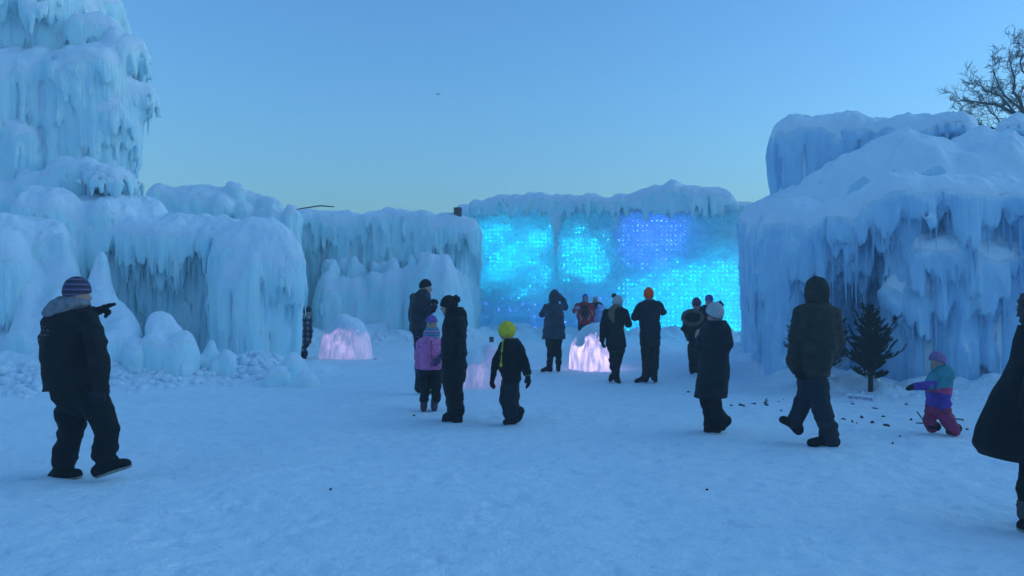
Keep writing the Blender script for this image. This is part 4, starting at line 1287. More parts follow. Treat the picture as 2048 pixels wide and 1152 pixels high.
C_BLUE = mat_cloth('blue_hood', (0.03, 0.06, 0.30))
C_LBLUE = mat_cloth('light_blue_shell', (0.26, 0.42, 0.78), rough=0.6)
C_LGREY = mat_cloth('light_grey_knit', (0.34, 0.38, 0.42), scale=40)
C_BURG = mat_cloth('burgundy_knit', (0.20, 0.04, 0.085), scale=40)
C_FUR = mat_cloth('tan_fur', (0.13, 0.10, 0.08), scale=60)
C_DFUR = mat_cloth('dark_fur', (0.07, 0.06, 0.06), scale=60)
C_HAIR = mat_cloth('blond_hair', (0.16, 0.105, 0.065), scale=60)
C_DHAIR = mat_cloth('dark_hair', (0.02, 0.014, 0.01), scale=60)
C_POMD = mat_cloth('dark_pom', (0.030, 0.026, 0.030), scale=50)
C_POMB = mat_cloth('navy_pom', (0.018, 0.020, 0.10), scale=50)
C_TURQ = mat_cloth('turquoise_shell', (0.035, 0.22, 0.27), rough=0.7)
C_VIOLET = mat_cloth('violet_shell', (0.09, 0.035, 0.28), rough=0.7)
C_PINKB = mat_cloth('pink_band', (0.50, 0.05, 0.15), rough=0.7)
C_MAG = mat_cloth('magenta_pants', (0.27, 0.022, 0.085), rough=0.7)
C_TAN = mat_plain('pale_rubber', (0.30, 0.27, 0.22), 0.7)
C_CUP = mat_plain('paper_cup_brown', (0.16, 0.07, 0.06), 0.6)
C_LID = mat_plain('cup_lid', (0.03, 0.02, 0.02), 0.4)
C_SCREEN = mat_plain('phone_black', (0.01, 0.01, 0.012), 0.2)
C_LIME = mat_cloth('lime_cuff', (0.45, 0.75, 0.05))
C_STRIPEHAT = mat_bands('striped_knit', [(0.0, (0.030, 0.026, 0.050)), (0.45, (0.15, 0.11, 0.21)), (0.75, (0.06, 0.05, 0.10))], 0.045)
C_SCARF = mat_bands('striped_scarf', [(0.0, (0.07, 0.28, 0.32)), (0.25, (0.36, 0.08, 0.27)), (0.5, (0.34, 0.30, 0.42)), (0.75, (0.11, 0.17, 0.36))], 0.085)

def mat_pinkjacket():
    m, nt, bs = new_mat('pink_patterned')
    v = nt.nodes.new('ShaderNodeTexVoronoi'); v.inputs['Scale'].default_value = 11.0; v.inputs['Randomness'].default_value = 0.6
    nt.links.new(coords(nt), v.inputs['Vector'])
    f = math_n(nt, 'FRACT', math_n(nt, 'MULTIPLY', v.outputs['Distance'], 4.0))
    nt.links.new(ramp(nt, f, [(0.35, (0.74, 0.20, 0.46)), (0.6, (0.50, 0.09, 0.29))]), bs.inputs['Base Color'])
    bs.inputs['Roughness'].default_value = 0.7
    bump(nt, noise(nt, coords(nt), 12.0, 3), bs, 0.4, 0.03)
    return m
C_PINK = mat_pinkjacket()

def mat_camo():
    m, nt, bs = new_mat('camouflage')
    n = noise(nt, coords(nt, (1, 1, 1.4)), 9.0, 4, 0.65)
    nt.links.new(ramp(nt, n, [(0.36, (0.008, 0.008, 0.006)), (0.44, (0.021, 0.021, 0.016)), (0.52, (0.014, 0.015, 0.009)), (0.60, (0.029, 0.028, 0.021))]), bs.inputs['Base Color'])
    bs.inputs['Roughness'].default_value = 0.9
    b = bump(nt, noise(nt, coords(nt), 10.0, 3), bs, 0.5, 0.04)
    return m
C_CAMO = mat_camo()

def mat_plaid():
    m, nt, bs = new_mat('plaid_flannel')
    tc = nt.nodes.new('ShaderNodeTexCoord'); sp = nt.nodes.new('ShaderNodeSeparateXYZ'); nt.links.new(tc.outputs['Object'], sp.inputs[0])
    a = math_n(nt, 'GREATER_THAN', math_n(nt, 'FRACT', math_n(nt, 'MULTIPLY', sp.outputs[0], 7.0)), 0.5)
    b = math_n(nt, 'GREATER_THAN', math_n(nt, 'FRACT', math_n(nt, 'MULTIPLY', sp.outputs[2], 7.0)), 0.5)
    f = math_n(nt, 'MULTIPLY', math_n(nt, 'ADD', a, b), 0.5)
    nt.links.new(ramp(nt, f, [(0.0, (0.008, 0.008, 0.014)), (0.5, (0.03, 0.03, 0.05)), (1.0, (0.26, 0.24, 0.30))]), bs.inputs['Base Color'])
    bs.inputs['Roughness'].default_value = 0.95
    return m
C_PLAID = mat_plaid()

def slab(o_parent, c, fw, up, w, t, h, mat, name):
    """a rounded thin block (phone)"""
    fw = unit(fw); sd = unit(np.cross(fw, up)); up = np.cross(sd, fw); V = []
    for a in (-1, 1):
        for x, z in ((-1, -.9), (-.9, -1), (.9, -1), (1, -.9), (1, .9), (.9, 1), (-.9, 1), (-1, .9)):
            V.append(c + fw * a * t / 2 + sd * x * w / 2 + up * z * h / 2)
    Q = [(i, (i + 1) % 8, 8 + (i + 1) % 8, 8 + i) for i in range(8)] + [(0, 7, 6, 1), (1, 6, 5, 2), (2, 5, 4, 3), (8, 9, 14, 15), (9, 10, 13, 14), (10, 11, 12, 13)]
    return part_np(name, np.array(V), np.array(Q), mat, o_parent, smooth=False)

def cup(c, r0, r1, h, label, tilt=(0, 0, 0)):
    root = thing('paper_cup', label, 'cup', c)
    def ring(name, prof, mat):
        n = 18; V = [(c[0] + q * math.cos(2 * math.pi * i / n), c[1] + q * math.sin(2 * math.pi * i / n), c[2] + z) for q, z in prof for i in range(n)]
        Q = [(j * n + i, j * n + (i + 1) % n, (j + 1) * n + (i + 1) % n, (j + 1) * n + i) for j in range(len(prof) - 1) for i in range(n)]
        part_np(name, np.array(V), np.array(Q), mat, root)
    ring('cup_body', [(0.001, 0), (r0, 0), (r0 * 1.01, 0.004), (r1, h * 0.92)], C_CUP)
    ring('lid', [(r1 * 1.04, h * 0.90), (r1 * 1.05, h * 0.94), (r1 * 0.92, h * 0.96), (r1 * 0.9, h), (0.001, h)], C_LID)
    root.rotation_euler = tilt
    return root

def mat_print():
    """dark canvas with a worn, unreadable pale print high on the back"""
    m = C_CHAR.copy(); m.name = 'charcoal_canvas_printed'; nt = m.node_tree; bs = nt.nodes['Principled BSDF']
    o = XY(170, 6.87); a = P(94, 646, 6.87); b = P(124, 676, 6.87)
    tc = nt.nodes.new('ShaderNodeTexCoord'); sp = nt.nodes.new('ShaderNodeSeparateXYZ'); nt.links.new(tc.outputs['Object'], sp.inputs[0])
    def band(s, lo, hi): return math_n(nt, 'MULTIPLY', math_n(nt, 'GREATER_THAN', s, float(lo)), math_n(nt, 'LESS_THAN', s, float(hi)))
    k = math_n(nt, 'MULTIPLY', band(sp.outputs[0], a[0] - o[0], b[0] - o[0]), band(sp.outputs[2], b[2], a[2]))
    rows = math_n(nt, 'GREATER_THAN', math_n(nt, 'FRACT', math_n(nt, 'MULTIPLY', sp.outputs[2], 26.0)), 0.55)
    worn = math_n(nt, 'GREATER_THAN', noise(nt, coords(nt, (1, 1, 0.8)), 62.0, 2), 0.54)
    k = math_n(nt, 'MULTIPLY', math_n(nt, 'MULTIPLY', k, rows), worn)
    old = bs.inputs['Base Color'].links[0].from_socket
    nt.links.new(mixc(nt, k, old, (0.16, 0.16, 0.16)), bs.inputs['Base Color'])
    return m

# 1 pointing man, near left
p = Person('man in a striped beanie and dark jacket pointing to the right', 6.87, 170, h=0.0095, seed=1)
p.head(154, 584, 35, 1.0, neck=p.J(142, 622))
p.wear('jacket', [(608, 118, 160, .10), (618, 98, 184, .15), (640, 88, 192, .20), (680, 89, 190, .22), (720, 93, 190, .22), (772, 98, 192, .22)],
       [[(178, 634, 20, -.06), (192, 680, 19.5, -.16), (198, 722, 18.5, -.18), (203, 764, 15, -.16)], [(118, 630, 17, .16), (140, 630, 17, .30), (168, 626, 14, .42), (184, 621, 11.5, .50)]], mat_print(), folds=[(0.016, (0.2, 0.2, 0.09)), (0.008, (0.08, 0.08, 0.04))])
p.wear('fleece_hood', [(588, 122, 168, .09), (600, 100, 178, .13, -.01), (614, 87, 160, .13, -.04), (628, 92, 130, .09, -.08)], [], C_GREY, body=False, folds=[(0.014, (0.09, 0.09, 0.04))])
p.wear('jacket_collar', [(606, 112, 168, .11, .02), (620, 100, 180, .14, .02)], [], C_CHAR, body=False)
p.add('beard', [('ell', p.hc + p.fw * 0.06 - np.array([0, 0, 0.09]), (0.05, 0.055, 0.05), p.ha)], C_DHAIR, 0.01, [(0.006, 0.02)])
p.hat(C_STRIPEHAT, drop=0.015, puff=0.020, tall=0.026, tilt=0.15)
p.wear('trousers', [(766, 104, 208, .19), (795, 113, 211, .18), (812, 126, 206, .14), (826, 145, 190, .07)],
       [[(140, 790, 29, .07), (144, 850, 24.5, .05), (132, 895, 23, .06), (127, 924, 22, .06)], [(186, 790, 29, -.07), (212, 848, 23, -.10), (210, 890, 22.5, -.06), (210, 912, 22, -.06)]], C_BLACK, folds=[(0.018, (0.13, 0.13, 0.06)), (0.008, (0.06, 0.06, 0.035))])
p.boot((103, 964), (163, 951), C_BLACK, (127, 934, 19, .06), .056, .10, .0, C_TAN, flat=False)
p.boot((190, 953), (264, 929), C_BLACK, (210, 926, 19, -.06), .054, -.06, -.10, C_TAN)
p.glove(201, 770, (196, 800), C_NAVY, -.16, -.18, pn=(-.4, .9, 0), curl=0.5, h=0.008, sc_=1.05)
p.glove(187, 620, (210, 612), C_BLACK, .46, .50, pn=(0.1, -0.35, -1), curl=0.3, h=0.007, point=True, sc_=1.22)
p.done()

# 2 man with a cup
p = Person('man in a navy puffer jacket drinking from a cup behind the pink child', 13.0, 843, h=0.014, seed=2)
p.head(851, 574, 10, 0.98, neck=p.J(845, 590))
p.hat(C_BLACK, drop=0.0, puff=0.014, tall=0.02)
p.wear('jacket', [(577, 838, 856, .10), (586, 828, 862, .18), (604, 822, 862, .21), (630, 820, 860, .21), (657, 821, 860, .20)],
       [[(849, 592, 9, -.16), (858, 620, 8.5, -.22), (868, 612, 6, -.24)], [(829, 594, 9, .14), (824, 625, 8.5, .12), (828, 652, 7, .08)]], C_NAVYQ)
p.wear('trousers', [(652, 824, 856, .17), (672, 828, 854, .16)], [[(835, 672, 10, .06), (838, 725, 8.5, .06), (838, 775, 8, .06)], [(848, 672, 10, -.06), (850, 725, 8.5, -.06), (850, 775, 8, -.06)]], C_JEAN)
p.boot((832, 784), (850, 785), C_BLACK, (838, 768, 7, .06), .05, .06, .04)
p.boot((845, 787), (863, 788), C_BLACK, (850, 770, 7, -.06), .05, -.06, -.08)
p.glove(869, 612, (871, 604), C_BLACK, -.24, -.24, pn=(-.5, -.8, 0), curl=0.9)
p.glove(829, 656, (829, 668), C_BLACK, .08, .06, pn=(1, 0, 0), curl=0.5)
p.done()
cup(P(871, 611, 12.75), 0.030, 0.038, 0.095, 'small cup held up by the man in the navy puffer jacket')

# 3 child in pink
p = Person('child in a pink patterned jacket with a purple hat and striped neck warmer', 11.1, 859, h=0.013, seed=3)
p.head(863.5, 645, -75, 0.86, neck=p.J(861, 668), eyes=True)
p.hat(C_PURPLE, drop=-0.020, puff=0.018, tall=0.026, tilt=0.1)
p.wear('neck_warmer', [(650, 853, 876, .085), (658, 847, 881, .11), (668, 846, 881, .12), (675, 850, 878, .11)], [], C_SCARF, body=False, folds=[(0.010, (0.1, 0.1, 0.03))])
p.wear('jacket', [(664, 850, 874, .10), (674, 841, 879, .13), (700, 839, 881, .15), (734, 840, 883, .155)],
       [[(842, 679, 7, 0), (836, 705, 7, -.02), (836, 728, 6, -.04)], [(877, 679, 7, 0), (884, 702, 7, -.04), (879, 716, 6, -.12)]], C_PINK)
p.wear('trousers', [(730, 842, 882, .14), (745, 840, 883, .14)], [[(850, 742, 10.5, 0), (849, 770, 9.5, 0), (849, 795, 9, 0)], [(872, 742, 10.5, 0), (872, 770, 9.5, 0), (872, 795, 9.5, 0)]], C_BLACK)
p.boot((848, 816), (847, 821), C_MAROON, (848, 797, 7, 0), .045, .07, -.11)
p.boot((868, 816), (869, 821), C_MAROON, (869, 797, 7.5, 0), .045, .07, -.11)
p.glove(837, 732, (837, 752), C_MITT, -.04, -.05, pn=(1, 0, 0), sc_=0.9, mitten=True)
p.glove(879, 712, (871, 724), C_MITT, -.13, -.2, pn=(0, 1, 0), sc_=0.9, mitten=True)
p.add('zip', [('chain', [(p.J(863, 676, -.155), 0.008), (p.J(863, 706, -.175), 0.008), (p.J(863, 730, -.175), 0.008)])], C_PINKB, 0.01, None, h=0.008)
p.done()

# 4 black coat, black pom hat
p = Person('person in a long black coat and black pom hat facing left', 10.05, 906, h=0.012, seed=4)
p.head(898, 611, 175, 0.98, neck=p.J(908, 634))
p.hat(C_BLACK, drop=0.03, puff=0.022, tall=0.018, pom=(C_BLACK, 0.055), tilt=0.2, pom_at=p.J(911, 597))
p.wear('coat', [(617, 893, 925, .10), (634, 888, 934, .19), (660, 884, 932, .23), (700, 883, 933, .24), (730, 884, 934, .24), (763, 883, 930, .23)],
       [[(915, 642, 13, -.20), (914, 680, 12, -.24), (906, 715, 10, -.22)], [(908, 642, 13, .20), (900, 680, 12, .24), (894, 712, 10, .2)]], C_BLACK)
p.wear('hood_down', [(612, 905, 926, .10), (622, 898, 933, .14), (636, 902, 934, .15), (645, 912, 932, .12)], [], C_BLACK, body=False, folds=[(0.01, 0.06)])
p.wear('trousers', [(758, 885, 928, .19), (775, 887, 927, .18)], [[(903, 770, 17, .09), (908, 800, 15, .09), (911, 828, 14, .08)], [(908, 770, 18, -.09), (912, 800, 16, -.09), (913, 832, 15, -.09)]], C_BLACK)
p.boot((918, 838), (884, 838), C_BLACK, (910, 822, 11, .08), .052, .08, .06, C_LGREY)
p.boot((924, 844), (883, 844), C_BLACK, (913, 826, 12, -.09), .052, -.09, -.12, C_LGREY)
p.glove(904, 716, (900, 730), C_BLACK, -.25, -.26, pn=(-.5, .8, 0), curl=0.5)
p.done()

# 5 boy in a yellow hat
p = Person('boy in a bright yellow hat and dark snowsuit walking left', 9.75, 1022, h=0.0115, seed=5)
p.head(1014, 663, 168, 0.90, neck=p.J(1024, 684))
hat_y = p.hat(C_YELLOW, drop=0.105, puff=0.026, tall=0.020, tilt=0.62, name='fleece_hat')
p.add('hat_cord', [('chain', [(p.J(1006, 678, -.09), 0.009), (p.J(1004, 700, -.14), 0.008), (p.J(1002, 724, -.15), 0.008)]), ('ell', p.J(1002, 729, -.15), (0.02, 0.02, 0.028), 0)], C_YELLOW, 0.01, None, h=0.008, parent=hat_y)
p.wear('jacket', [(675, 1012, 1036, .10), (684, 1003, 1044, .16), (705, 999, 1045, .19), (735, 998, 1044, .19), (762, 1004, 1040, .18)],
       [[(1036, 690, 9, -.12), (1048, 718, 8.5, -.16), (1054, 744, 7.5, -.16)], [(1006, 692, 9, .14), (994, 722, 8, .12), (987, 748, 7.5, .06)]], C_BLACK)
p.wear('trousers', [(755, 1003, 1042, .16), (772, 1002, 1040, .15)], [[(1014, 770, 14, .07), (1010, 800, 12, .06), (1020, 836, 10, .05)], [(1024, 770, 15, -.07), (1024, 805, 13, -.07), (1034, 832, 11, -.05)]], C_NAVY)
p.boot((1034, 850), (1005, 851), C_BLACK, (1021, 830, 10, .05), .048, .05, .03)
p.boot((1049, 832), (1026, 850), C_BLACK, (1038, 822, 11, -.06), .048, -.06, -.08)
p.add('cuff', [('chain', [(p.J(1053.5, 745, -.16), 0.046), (p.J(1054, 746, -.16), 0.046)])], C_LIME, 0.01, None, h=0.01)
p.glove(1055, 750, (1060, 772), C_BLACK, -.16, -.18, pn=(-.8, .3, 0), curl=0.4, sc_=0.95)
p.glove(986, 752, (981, 776), C_BLACK, .06, .03, pn=(.8, .3, 0), curl=0.4, sc_=0.95)
p.done()

# 6 slate parka taking a photo
p = Person('woman in a hooded slate parka holding a phone up', 16.8, 1108, h=0.016, seed=6)
p.head(1109, 596, 65, 1.0, neck=p.J(1107, 612))
p.hood_up(C_SLATE, grow=0.035)
p.wear('parka', [(604, 1098, 1118, .10), (611, 1091, 1122, .17), (625, 1089, 1127, .19), (640, 1089, 1127, .18), (655, 1087, 1129, .20), (677, 1084, 1131, .21)],
       [[(1092, 615, 7.5, 0), (1084, 628, 7, .10), (1096, 617, 5.5, .26), (1110, 604, 4.5, .32)], [(1121, 612, 7.5, .05), (1130, 613, 6.5, .14), (1126, 600, 5, .28), (1120, 593, 4.5, .32)]], C_SLATE)
p.wear('leggings', [(672, 1092, 1124, .15), (685, 1093, 1123, .14)], [[(1100, 682, 8, .03), (1101, 710, 6.5, .03), (1099, 730, 5.5, .03)], [(1116, 682, 8, 0), (1117, 710, 6.5, 0), (1117, 730, 5.5, 0)]], C_BLACK)
p.boot((1105, 744), (1081, 744), C_BLACK, (1100, 722, 6, .03), .046, .03, 0)
p.boot((1116, 741), (1117, 744), C_BLACK, (1117, 722, 6, 0), .046, .08, -.14)
p.glove(1118, 594, (1116, 589), C_BLACK, .33, .36, pn=(-1, 0, 0), curl=0.7)
p.glove(1112, 602, (1113, 595), C_BLACK, .33, .36, pn=(1, 0, 0), curl=0.7)
p.done()
ph = thing('phone', 'phone held up by the woman in the slate parka', 'phone', P(1116, 592, 17.18)); slab(ph, P(1116, 590, 17.18), np.array([.4, 1, 0]), np.array([0, 0, 1.0]), 0.15, 0.009, 0.075, C_SCREEN, 'phone_body')

# 7, 8 couple posing
p = Person('person in a red and black jacket with a blue hood posing', 24.0, 1169, h=0.02, seed=7)
p.head(1170.5, 596, -85, 1.0, neck=p.J(1170, 606), eyes=True)
p.hood_up(C_BLUE, grow=0.008, tall=0.015)
p.wear('jacket', [(603, 1162, 1178, .10), (608, 1153, 1184, .16), (622, 1152, 1184, .18), (648, 1156, 1182, .17)],
       [[(1155, 610, 5.5, 0), (1150, 622, 5, -.05), (1154, 619, 4, -.2)], [(1182, 610, 5.5, 0), (1186, 626, 5, -.02), (1184, 640, 4, -.08)]], C_RED)
p.add('chest_panel', [p.loft([(610, 1164, 1176, .05, -.13), (622, 1161, 1178, .05, -.15), (632, 1165, 1175, .05, -.14), (638, 1168, 1172, .03, -.14)])], C_BLACK, 0.02, None, h=0.016, label='black panel on the chest')
for q in (-1, 1):
    p.add('stripe', [('chain', [(p.J(1170 + q * 11, 630, -.19), 0.012), (p.J(1170 + q * 7, 637, -.20), 0.012), (p.J(1170 + q * 9, 640, -.19), 0.010)])], C_WHITE, 0.01, None, h=0.01, label='white stripe')
p.add('sleeve_stripe', [('chain', [(p.J(1183, 620, -.10), 0.014), (p.J(1186, 630, -.10), 0.014)])], C_WHITE, 0.01, None, h=0.01)
p.wear('trousers', [(644, 1157, 1181, .16), (655, 1157, 1181, .15)], [[(1163, 655, 6.5, 0), (1163, 680, 5.5, 0), (1163, 697, 5.5, 0)], [(1175, 655, 6.5, 0), (1176, 680, 5.5, 0), (1176, 697, 5.5, 0)]], C_BLACK)
p.boot((1163, 699), (1163, 701), C_BLACK, None, .05, .08, -.12); p.boot((1176, 699), (1176, 701), C_BLACK, None, .05, .08, -.12)
p.glove(1154, 620, (1156, 613), C_LGREY, -.22, -.24, pn=(0, -1, 0), curl=0.6, sc_=1.1)
p.glove(1184, 642, (1184, 650), C_LGREY, -.08, -.1, pn=(-1, 0, 0), curl=0.5)
p.done()
p = Person('person in a light blue jacket and grey beanie beside the red jacket', 24.4, 1195, h=0.02, seed=8)
p.head(1191, 600, -95, 0.98, neck=p.J(1192, 610), eyes=True)
p.hat(C_LGREY, drop=-0.03, puff=0.014, tall=0.02, tilt=0.0)
p.wear('jacket', [(606, 1184, 1202, .10), (611, 1179, 1208, .16), (624, 1180, 1209, .17), (648, 1182, 1207, .17)], [[(1182, 613, 5, 0), (1178, 628, 5, 0), (1180, 644, 4, -.05)], [(1206, 613, 5, 0), (1210, 628, 5, 0), (1208, 643, 4, -.05)]], C_LBLUE)
p.wear('shoulder_yoke', [(603, 1186, 1200, .10, .03), (607, 1181, 1207, .14, .03), (610, 1180, 1208, .14, .03)], [], C_BLACK, body=False)
p.add('scarf', [p.loft([(605, 1186, 1197, .10, -.05), (611, 1185, 1196, .11, -.07), (617, 1188, 1194, .09, -.08)])], C_BLACK, 0.02, None, h=0.016)
p.wear('trousers', [(644, 1183, 1207, .15), (655, 1183, 1207, .15)], [[(1189, 655, 6, 0), (1189, 696, 5, 0)], [(1201, 655, 6, 0), (1201, 696, 5, 0)]], C_BLACK)
p.boot((1189, 698), (1189, 700), C_BLACK, None, .05, .08, -.12); p.boot((1201, 698), (1201, 700), C_BLACK, None, .05, .08, -.12)
p.glove(1180, 646, (1181, 653), C_BLACK, -.05, -.07, pn=(1, 0, 0)); p.glove(1208, 646, (1208, 653), C_BLACK, -.05, -.07, pn=(-1, 0, 0))
p.done()

# 9 white pom hat
p = Person('blond woman in a white pom hat and fitted black coat', 14.7, 1228, h=0.015, seed=9)
p.head(1235, 605, 62, 0.98, neck=p.J(1230, 622))
p.hat(C_WHITE, drop=0.01, puff=0.020, tall=0.030, brim=C_WHITE, pom=(C_POMD, 0.045), tilt=0.15, pom_at=p.J(1228, 589))
p.add('hair', [p.chain([(1232, 608, 6, -.04), (1226, 618, 6, -.10), (1225, 630, 5, -.14), (1227, 642, 2.5, -.15)]), p.chain([(1236, 610, 5, -.02), (1233, 622, 4.5, -.10), (1233, 632, 3, -.14)]), p.chain([(1224, 614, 4, -.1), (1220, 626, 4, -.14), (1221, 636, 2, -.15)])], C_HAIR, 0.02, [(0.010, (0.02, 0.02, 0.12))], h=0.011)
p.wear('coat', [(612, 1222, 1246, .10), (620, 1212, 1252, .17), (635, 1210, 1251, .17), (655, 1214, 1247, .15), (672, 1212, 1250, .17), (692, 1211, 1253, .18)],
       [[(1212, 622, 7, 0), (1206, 648, 6.5, 0), (1204, 678, 5.5, -.02)], [(1250, 622, 7.5, 0), (1257, 646, 7, .06), (1249, 632, 5.5, .2), (1244, 624, 5, .24)]], C_BLACK, folds=[(0.006, 0.1)])
p.wear('leggings', [(688, 1215, 1250, .14), (700, 1217, 1248, .14)], [[(1225, 696, 9.5, .03), (1226, 720, 7, .02), (1228, 750, 5, .02)], [(1239, 696, 9.5, -.02), (1236, 720, 7, -.02), (1233, 750, 5, -.02)]], C_BLACK)
p.boot((1226, 757), (1220, 763), C_BLACK, (1227, 748, 6, .02), .046, .14, -.06); p.boot((1231, 762), (1239, 767), C_BLACK, (1233, 750, 6, -.02), .046, .08, -.16)
p.glove(1204, 678, (1206, 692), C_BLACK, -.02, -.03, pn=(1, 0, 0), curl=0.35)
p.glove(1246, 627, (1242, 618), SKIN, .24, .27, pn=(-1, .2, 0), curl=0.7, name='hand')
p.done()
ph = thing('phone', 'phone in a reddish case held by the woman in the white pom hat', 'phone', P(1243, 622, 14.97)); slab(ph, P(1242, 620, 14.98), np.array([.3, 1, 0]), np.array([0, 0, 1.0]), 0.075, 0.010, 0.15, C_CUP, 'phone_body')

# 10 orange hat
p = Person('man in a blaze orange knit hat seen from behind', 14.7, 1298, h=0.015, seed=10)
p.head(1297.5, 589, 80, 1.0, neck=p.J(1298, 606))
p.hat(C_ORANGE, drop=0.055, puff=0.016, tall=0.024, tilt=0.1)
p.wear('jacket', [(597, 1288, 1308, .10), (603, 1281, 1316, .17), (616, 1279, 1320, .19), (640, 1279, 1320, .18), (675, 1280, 1321, .18)],
       [[(1281, 610, 8.5, 0), (1270, 632, 8, .08), (1283, 626, 6, .26)], [(1316, 608, 8.5, 0), (1325, 622, 7.5, .12), (1316, 614, 6, .30)]], C_BLUEGREY)
p.wear('trousers', [(668, 1281, 1320, .16), (685, 1281, 1320, .15)], [[(1291, 684, 10, .02), (1292, 715, 8.5, .02), (1292, 750, 8, .02)], [(1311, 684, 10, 0), (1309, 715, 8.5, 0), (1308, 750, 7.5, 0)]], C_BROWN)
p.boot((1297, 763), (1269, 765), C_BLACK, (1293, 750, 7, .02), .048, .02, -.05); p.boot((1306, 759), (1312, 764), C_BLACK, (1308, 750, 7, 0), .048, .1, -.12)
p.glove(1285, 625, (1290, 615), C_BLACK, .28, .33, pn=(1, 0, 0), curl=0.8); p.glove(1314, 613, (1306, 606), C_BLACK, .31, .34, pn=(-1, 0, 0), curl=0.8)
p.done()

# 11, 12 pair by the lit wall
p = Person('person in a burgundy beanie with a fur-trimmed hood hanging down', 16.2, 1390, h=0.016, seed=11)
p.head(1393, 608, 70, 1.0, neck=p.J(1391, 625))
p.hat(C_BURG, drop=0.02, puff=0.014, tall=0.02)
p.wear('jacket', [(617, 1381, 1403, .11), (624, 1372, 1408, .17), (645, 1371, 1408, .19), (682, 1374, 1407, .18)], [[(1374, 630, 7, 0), (1369, 655, 6.5, 0), (1376, 672, 5.5, .1)], [(1405, 630, 7, 0), (1408, 655, 6.5, .05), (1400, 668, 5, .18)]], C_BLACK)
hd = p.wear('hood_down', [(618, 1374, 1402, .11, -.08), (632, 1369, 1402, .14, -.10), (646, 1374, 1398, .12, -.12)], [], C_BLACK, body=False)
p.fur_ring(p.J(1385, 634, -.22), (-.15, -1, .25), p.m(19), p.m(14), C_FUR, hd, 0.032)
p.wear('trousers', [(678, 1377, 1404, .15), (692, 1378, 1403, .15)], [[(1384, 690, 8.5, .04), (1384, 740, 6.5, .04)], [(1396, 690, 8.5, -.02), (1396, 740, 6.5, -.02)]], C_BLACK)
p.boot((1384, 744), (1384, 748), C_BLACK, None, .05, .06, -.10); p.boot((1397, 744), (1398, 748), C_BLACK, None, .05, .06, -.12)
p.glove(1378, 674, (1384, 680), C_BLACK, .12, .18, pn=(1, 0, 0)); p.glove(1399, 667, (1396, 660), C_BLACK, .2, .24, pn=(-1, 0, 0), curl=0.7)
p.done()
p = Person('person in a dark beanie and jacket mostly hidden behind the pom-hat walker', 17.2, 1416, h=0.018, seed=12)
p.head(1418, 602, 95, 1.0, neck=p.J(1418, 618))
p.hat(C_PURPLE, drop=-0.02, puff=0.016, tall=0.016)
p.wear('jacket', [(610, 1408, 1428, .11), (616, 1400, 1436, .17), (635, 1399, 1437, .18), (676, 1401, 1435, .18)], [[(1402, 620, 7, 0), (1398, 645, 6.5, 0), (1400, 668, 5, .05)], [(1434, 620, 7, 0), (1438, 645, 6.5, 0), (1436, 668, 5, .05)]], C_BLACK)
p.wear('trousers', [(672, 1403, 1433, .15), (685, 1403, 1433, .15)], [[(1410, 684, 8, 0), (1411, 735, 6.5, 0)], [(1426, 684, 8, 0), (1425, 735, 6.5, 0)]], C_BLACK)
p.boot((1411, 738), (1411, 742), C_BLACK, None, .05, .06, -.10); p.boot((1425, 738), (1425, 742), C_BLACK, None, .05, .06, -.10)
p.glove(1400, 670, (1400, 678), C_BLACK, .05, .06, pn=(1, 0, 0)); p.glove(1436, 670, (1436, 678), C_BLACK, .05, .06, pn=(-1, 0, 0))
p.done()

# 13 long coat, white and navy pom hat
p = Person('woman in a knee-length navy coat and white hat with navy pom walking', 9.05, 1428, h=0.0115, seed=13)
p.head(1430, 631, 125, 0.95, neck=p.J(1434, 656))
ht = p.hat(C_WHITE, drop=0.03, puff=0.022, tall=0.026, tilt=0.3, pom=(C_POMB, 0.042), pom_at=p.J(1440, 610))
p.add('hat_band', [('ell', p.hc + np.array([0, 0, 0.012]), (0.124 * .95, 0.106 * .95, 0.118 * .95), p.ha), ('plane', p.hc - np.array([0, 0, 0.020]) , -np.array([0, 0, 1.0]) + p.fw * 0.45), ('plane', p.hc + np.array([0, 0, 0.006]) + p.fw * 0.012, np.array([0, 0, 1.0]) - p.fw * 0.55)], C_POMB, 0.01, [(0.003, 0.03)], h=0.01, parent=ht)
p.wear('coat', [(642, 1418, 1450, .12), (652, 1408, 1456, .18), (675, 1402, 1460, .20), (705, 1400, 1456, .19), (735, 1398, 1456, .20), (770, 1393, 1455, .21), (796, 1389, 1452, .21)],
       [[(1450, 664, 13, -.08), (1454, 690, 12, -.12), (1440, 712, 9, .12)], [(1412, 664, 13, .08), (1402, 695, 11.5, .02), (1400, 678, 9, .2)]], C_BLUEGREY, folds=[(0.010, (0.2, 0.2, 0.1)), (0.005, 0.06)])
p.wear('trousers', [(790, 1398, 1444, .15), (806, 1400, 1442, .15)], [[(1413, 805, 15, .06), (1420, 830, 13, .06), (1419, 856, 11.5, .06)], [(1428, 805, 15, -.06), (1437, 830, 13, -.05), (1449, 846, 12, -.02)]], C_BLACK)
p.boot((1440, 870), (1407, 867), C_BLACK, (1420, 850, 11, .06), .05, .06, .02)
p.boot((1465, 844), (1446, 866), C_BLACK, (1452, 842, 11, -.02), .046, -.02, -.02)
p.glove(1401, 680, (1396, 673), SKIN, .22, .26, pn=(1, 0, 0), curl=0.8, name='hand')
p.done()
ph = thing('phone', 'pale phone held low by the woman in the knee-length navy coat', 'phone', P(1396, 676, 9.32)); slab(ph, P(1396, 675, 9.32), np.array([-.6, 1, .3]), np.array([0, 0, 1.0]), 0.065, 0.009, 0.03, C_LGREY, 'phone_body')

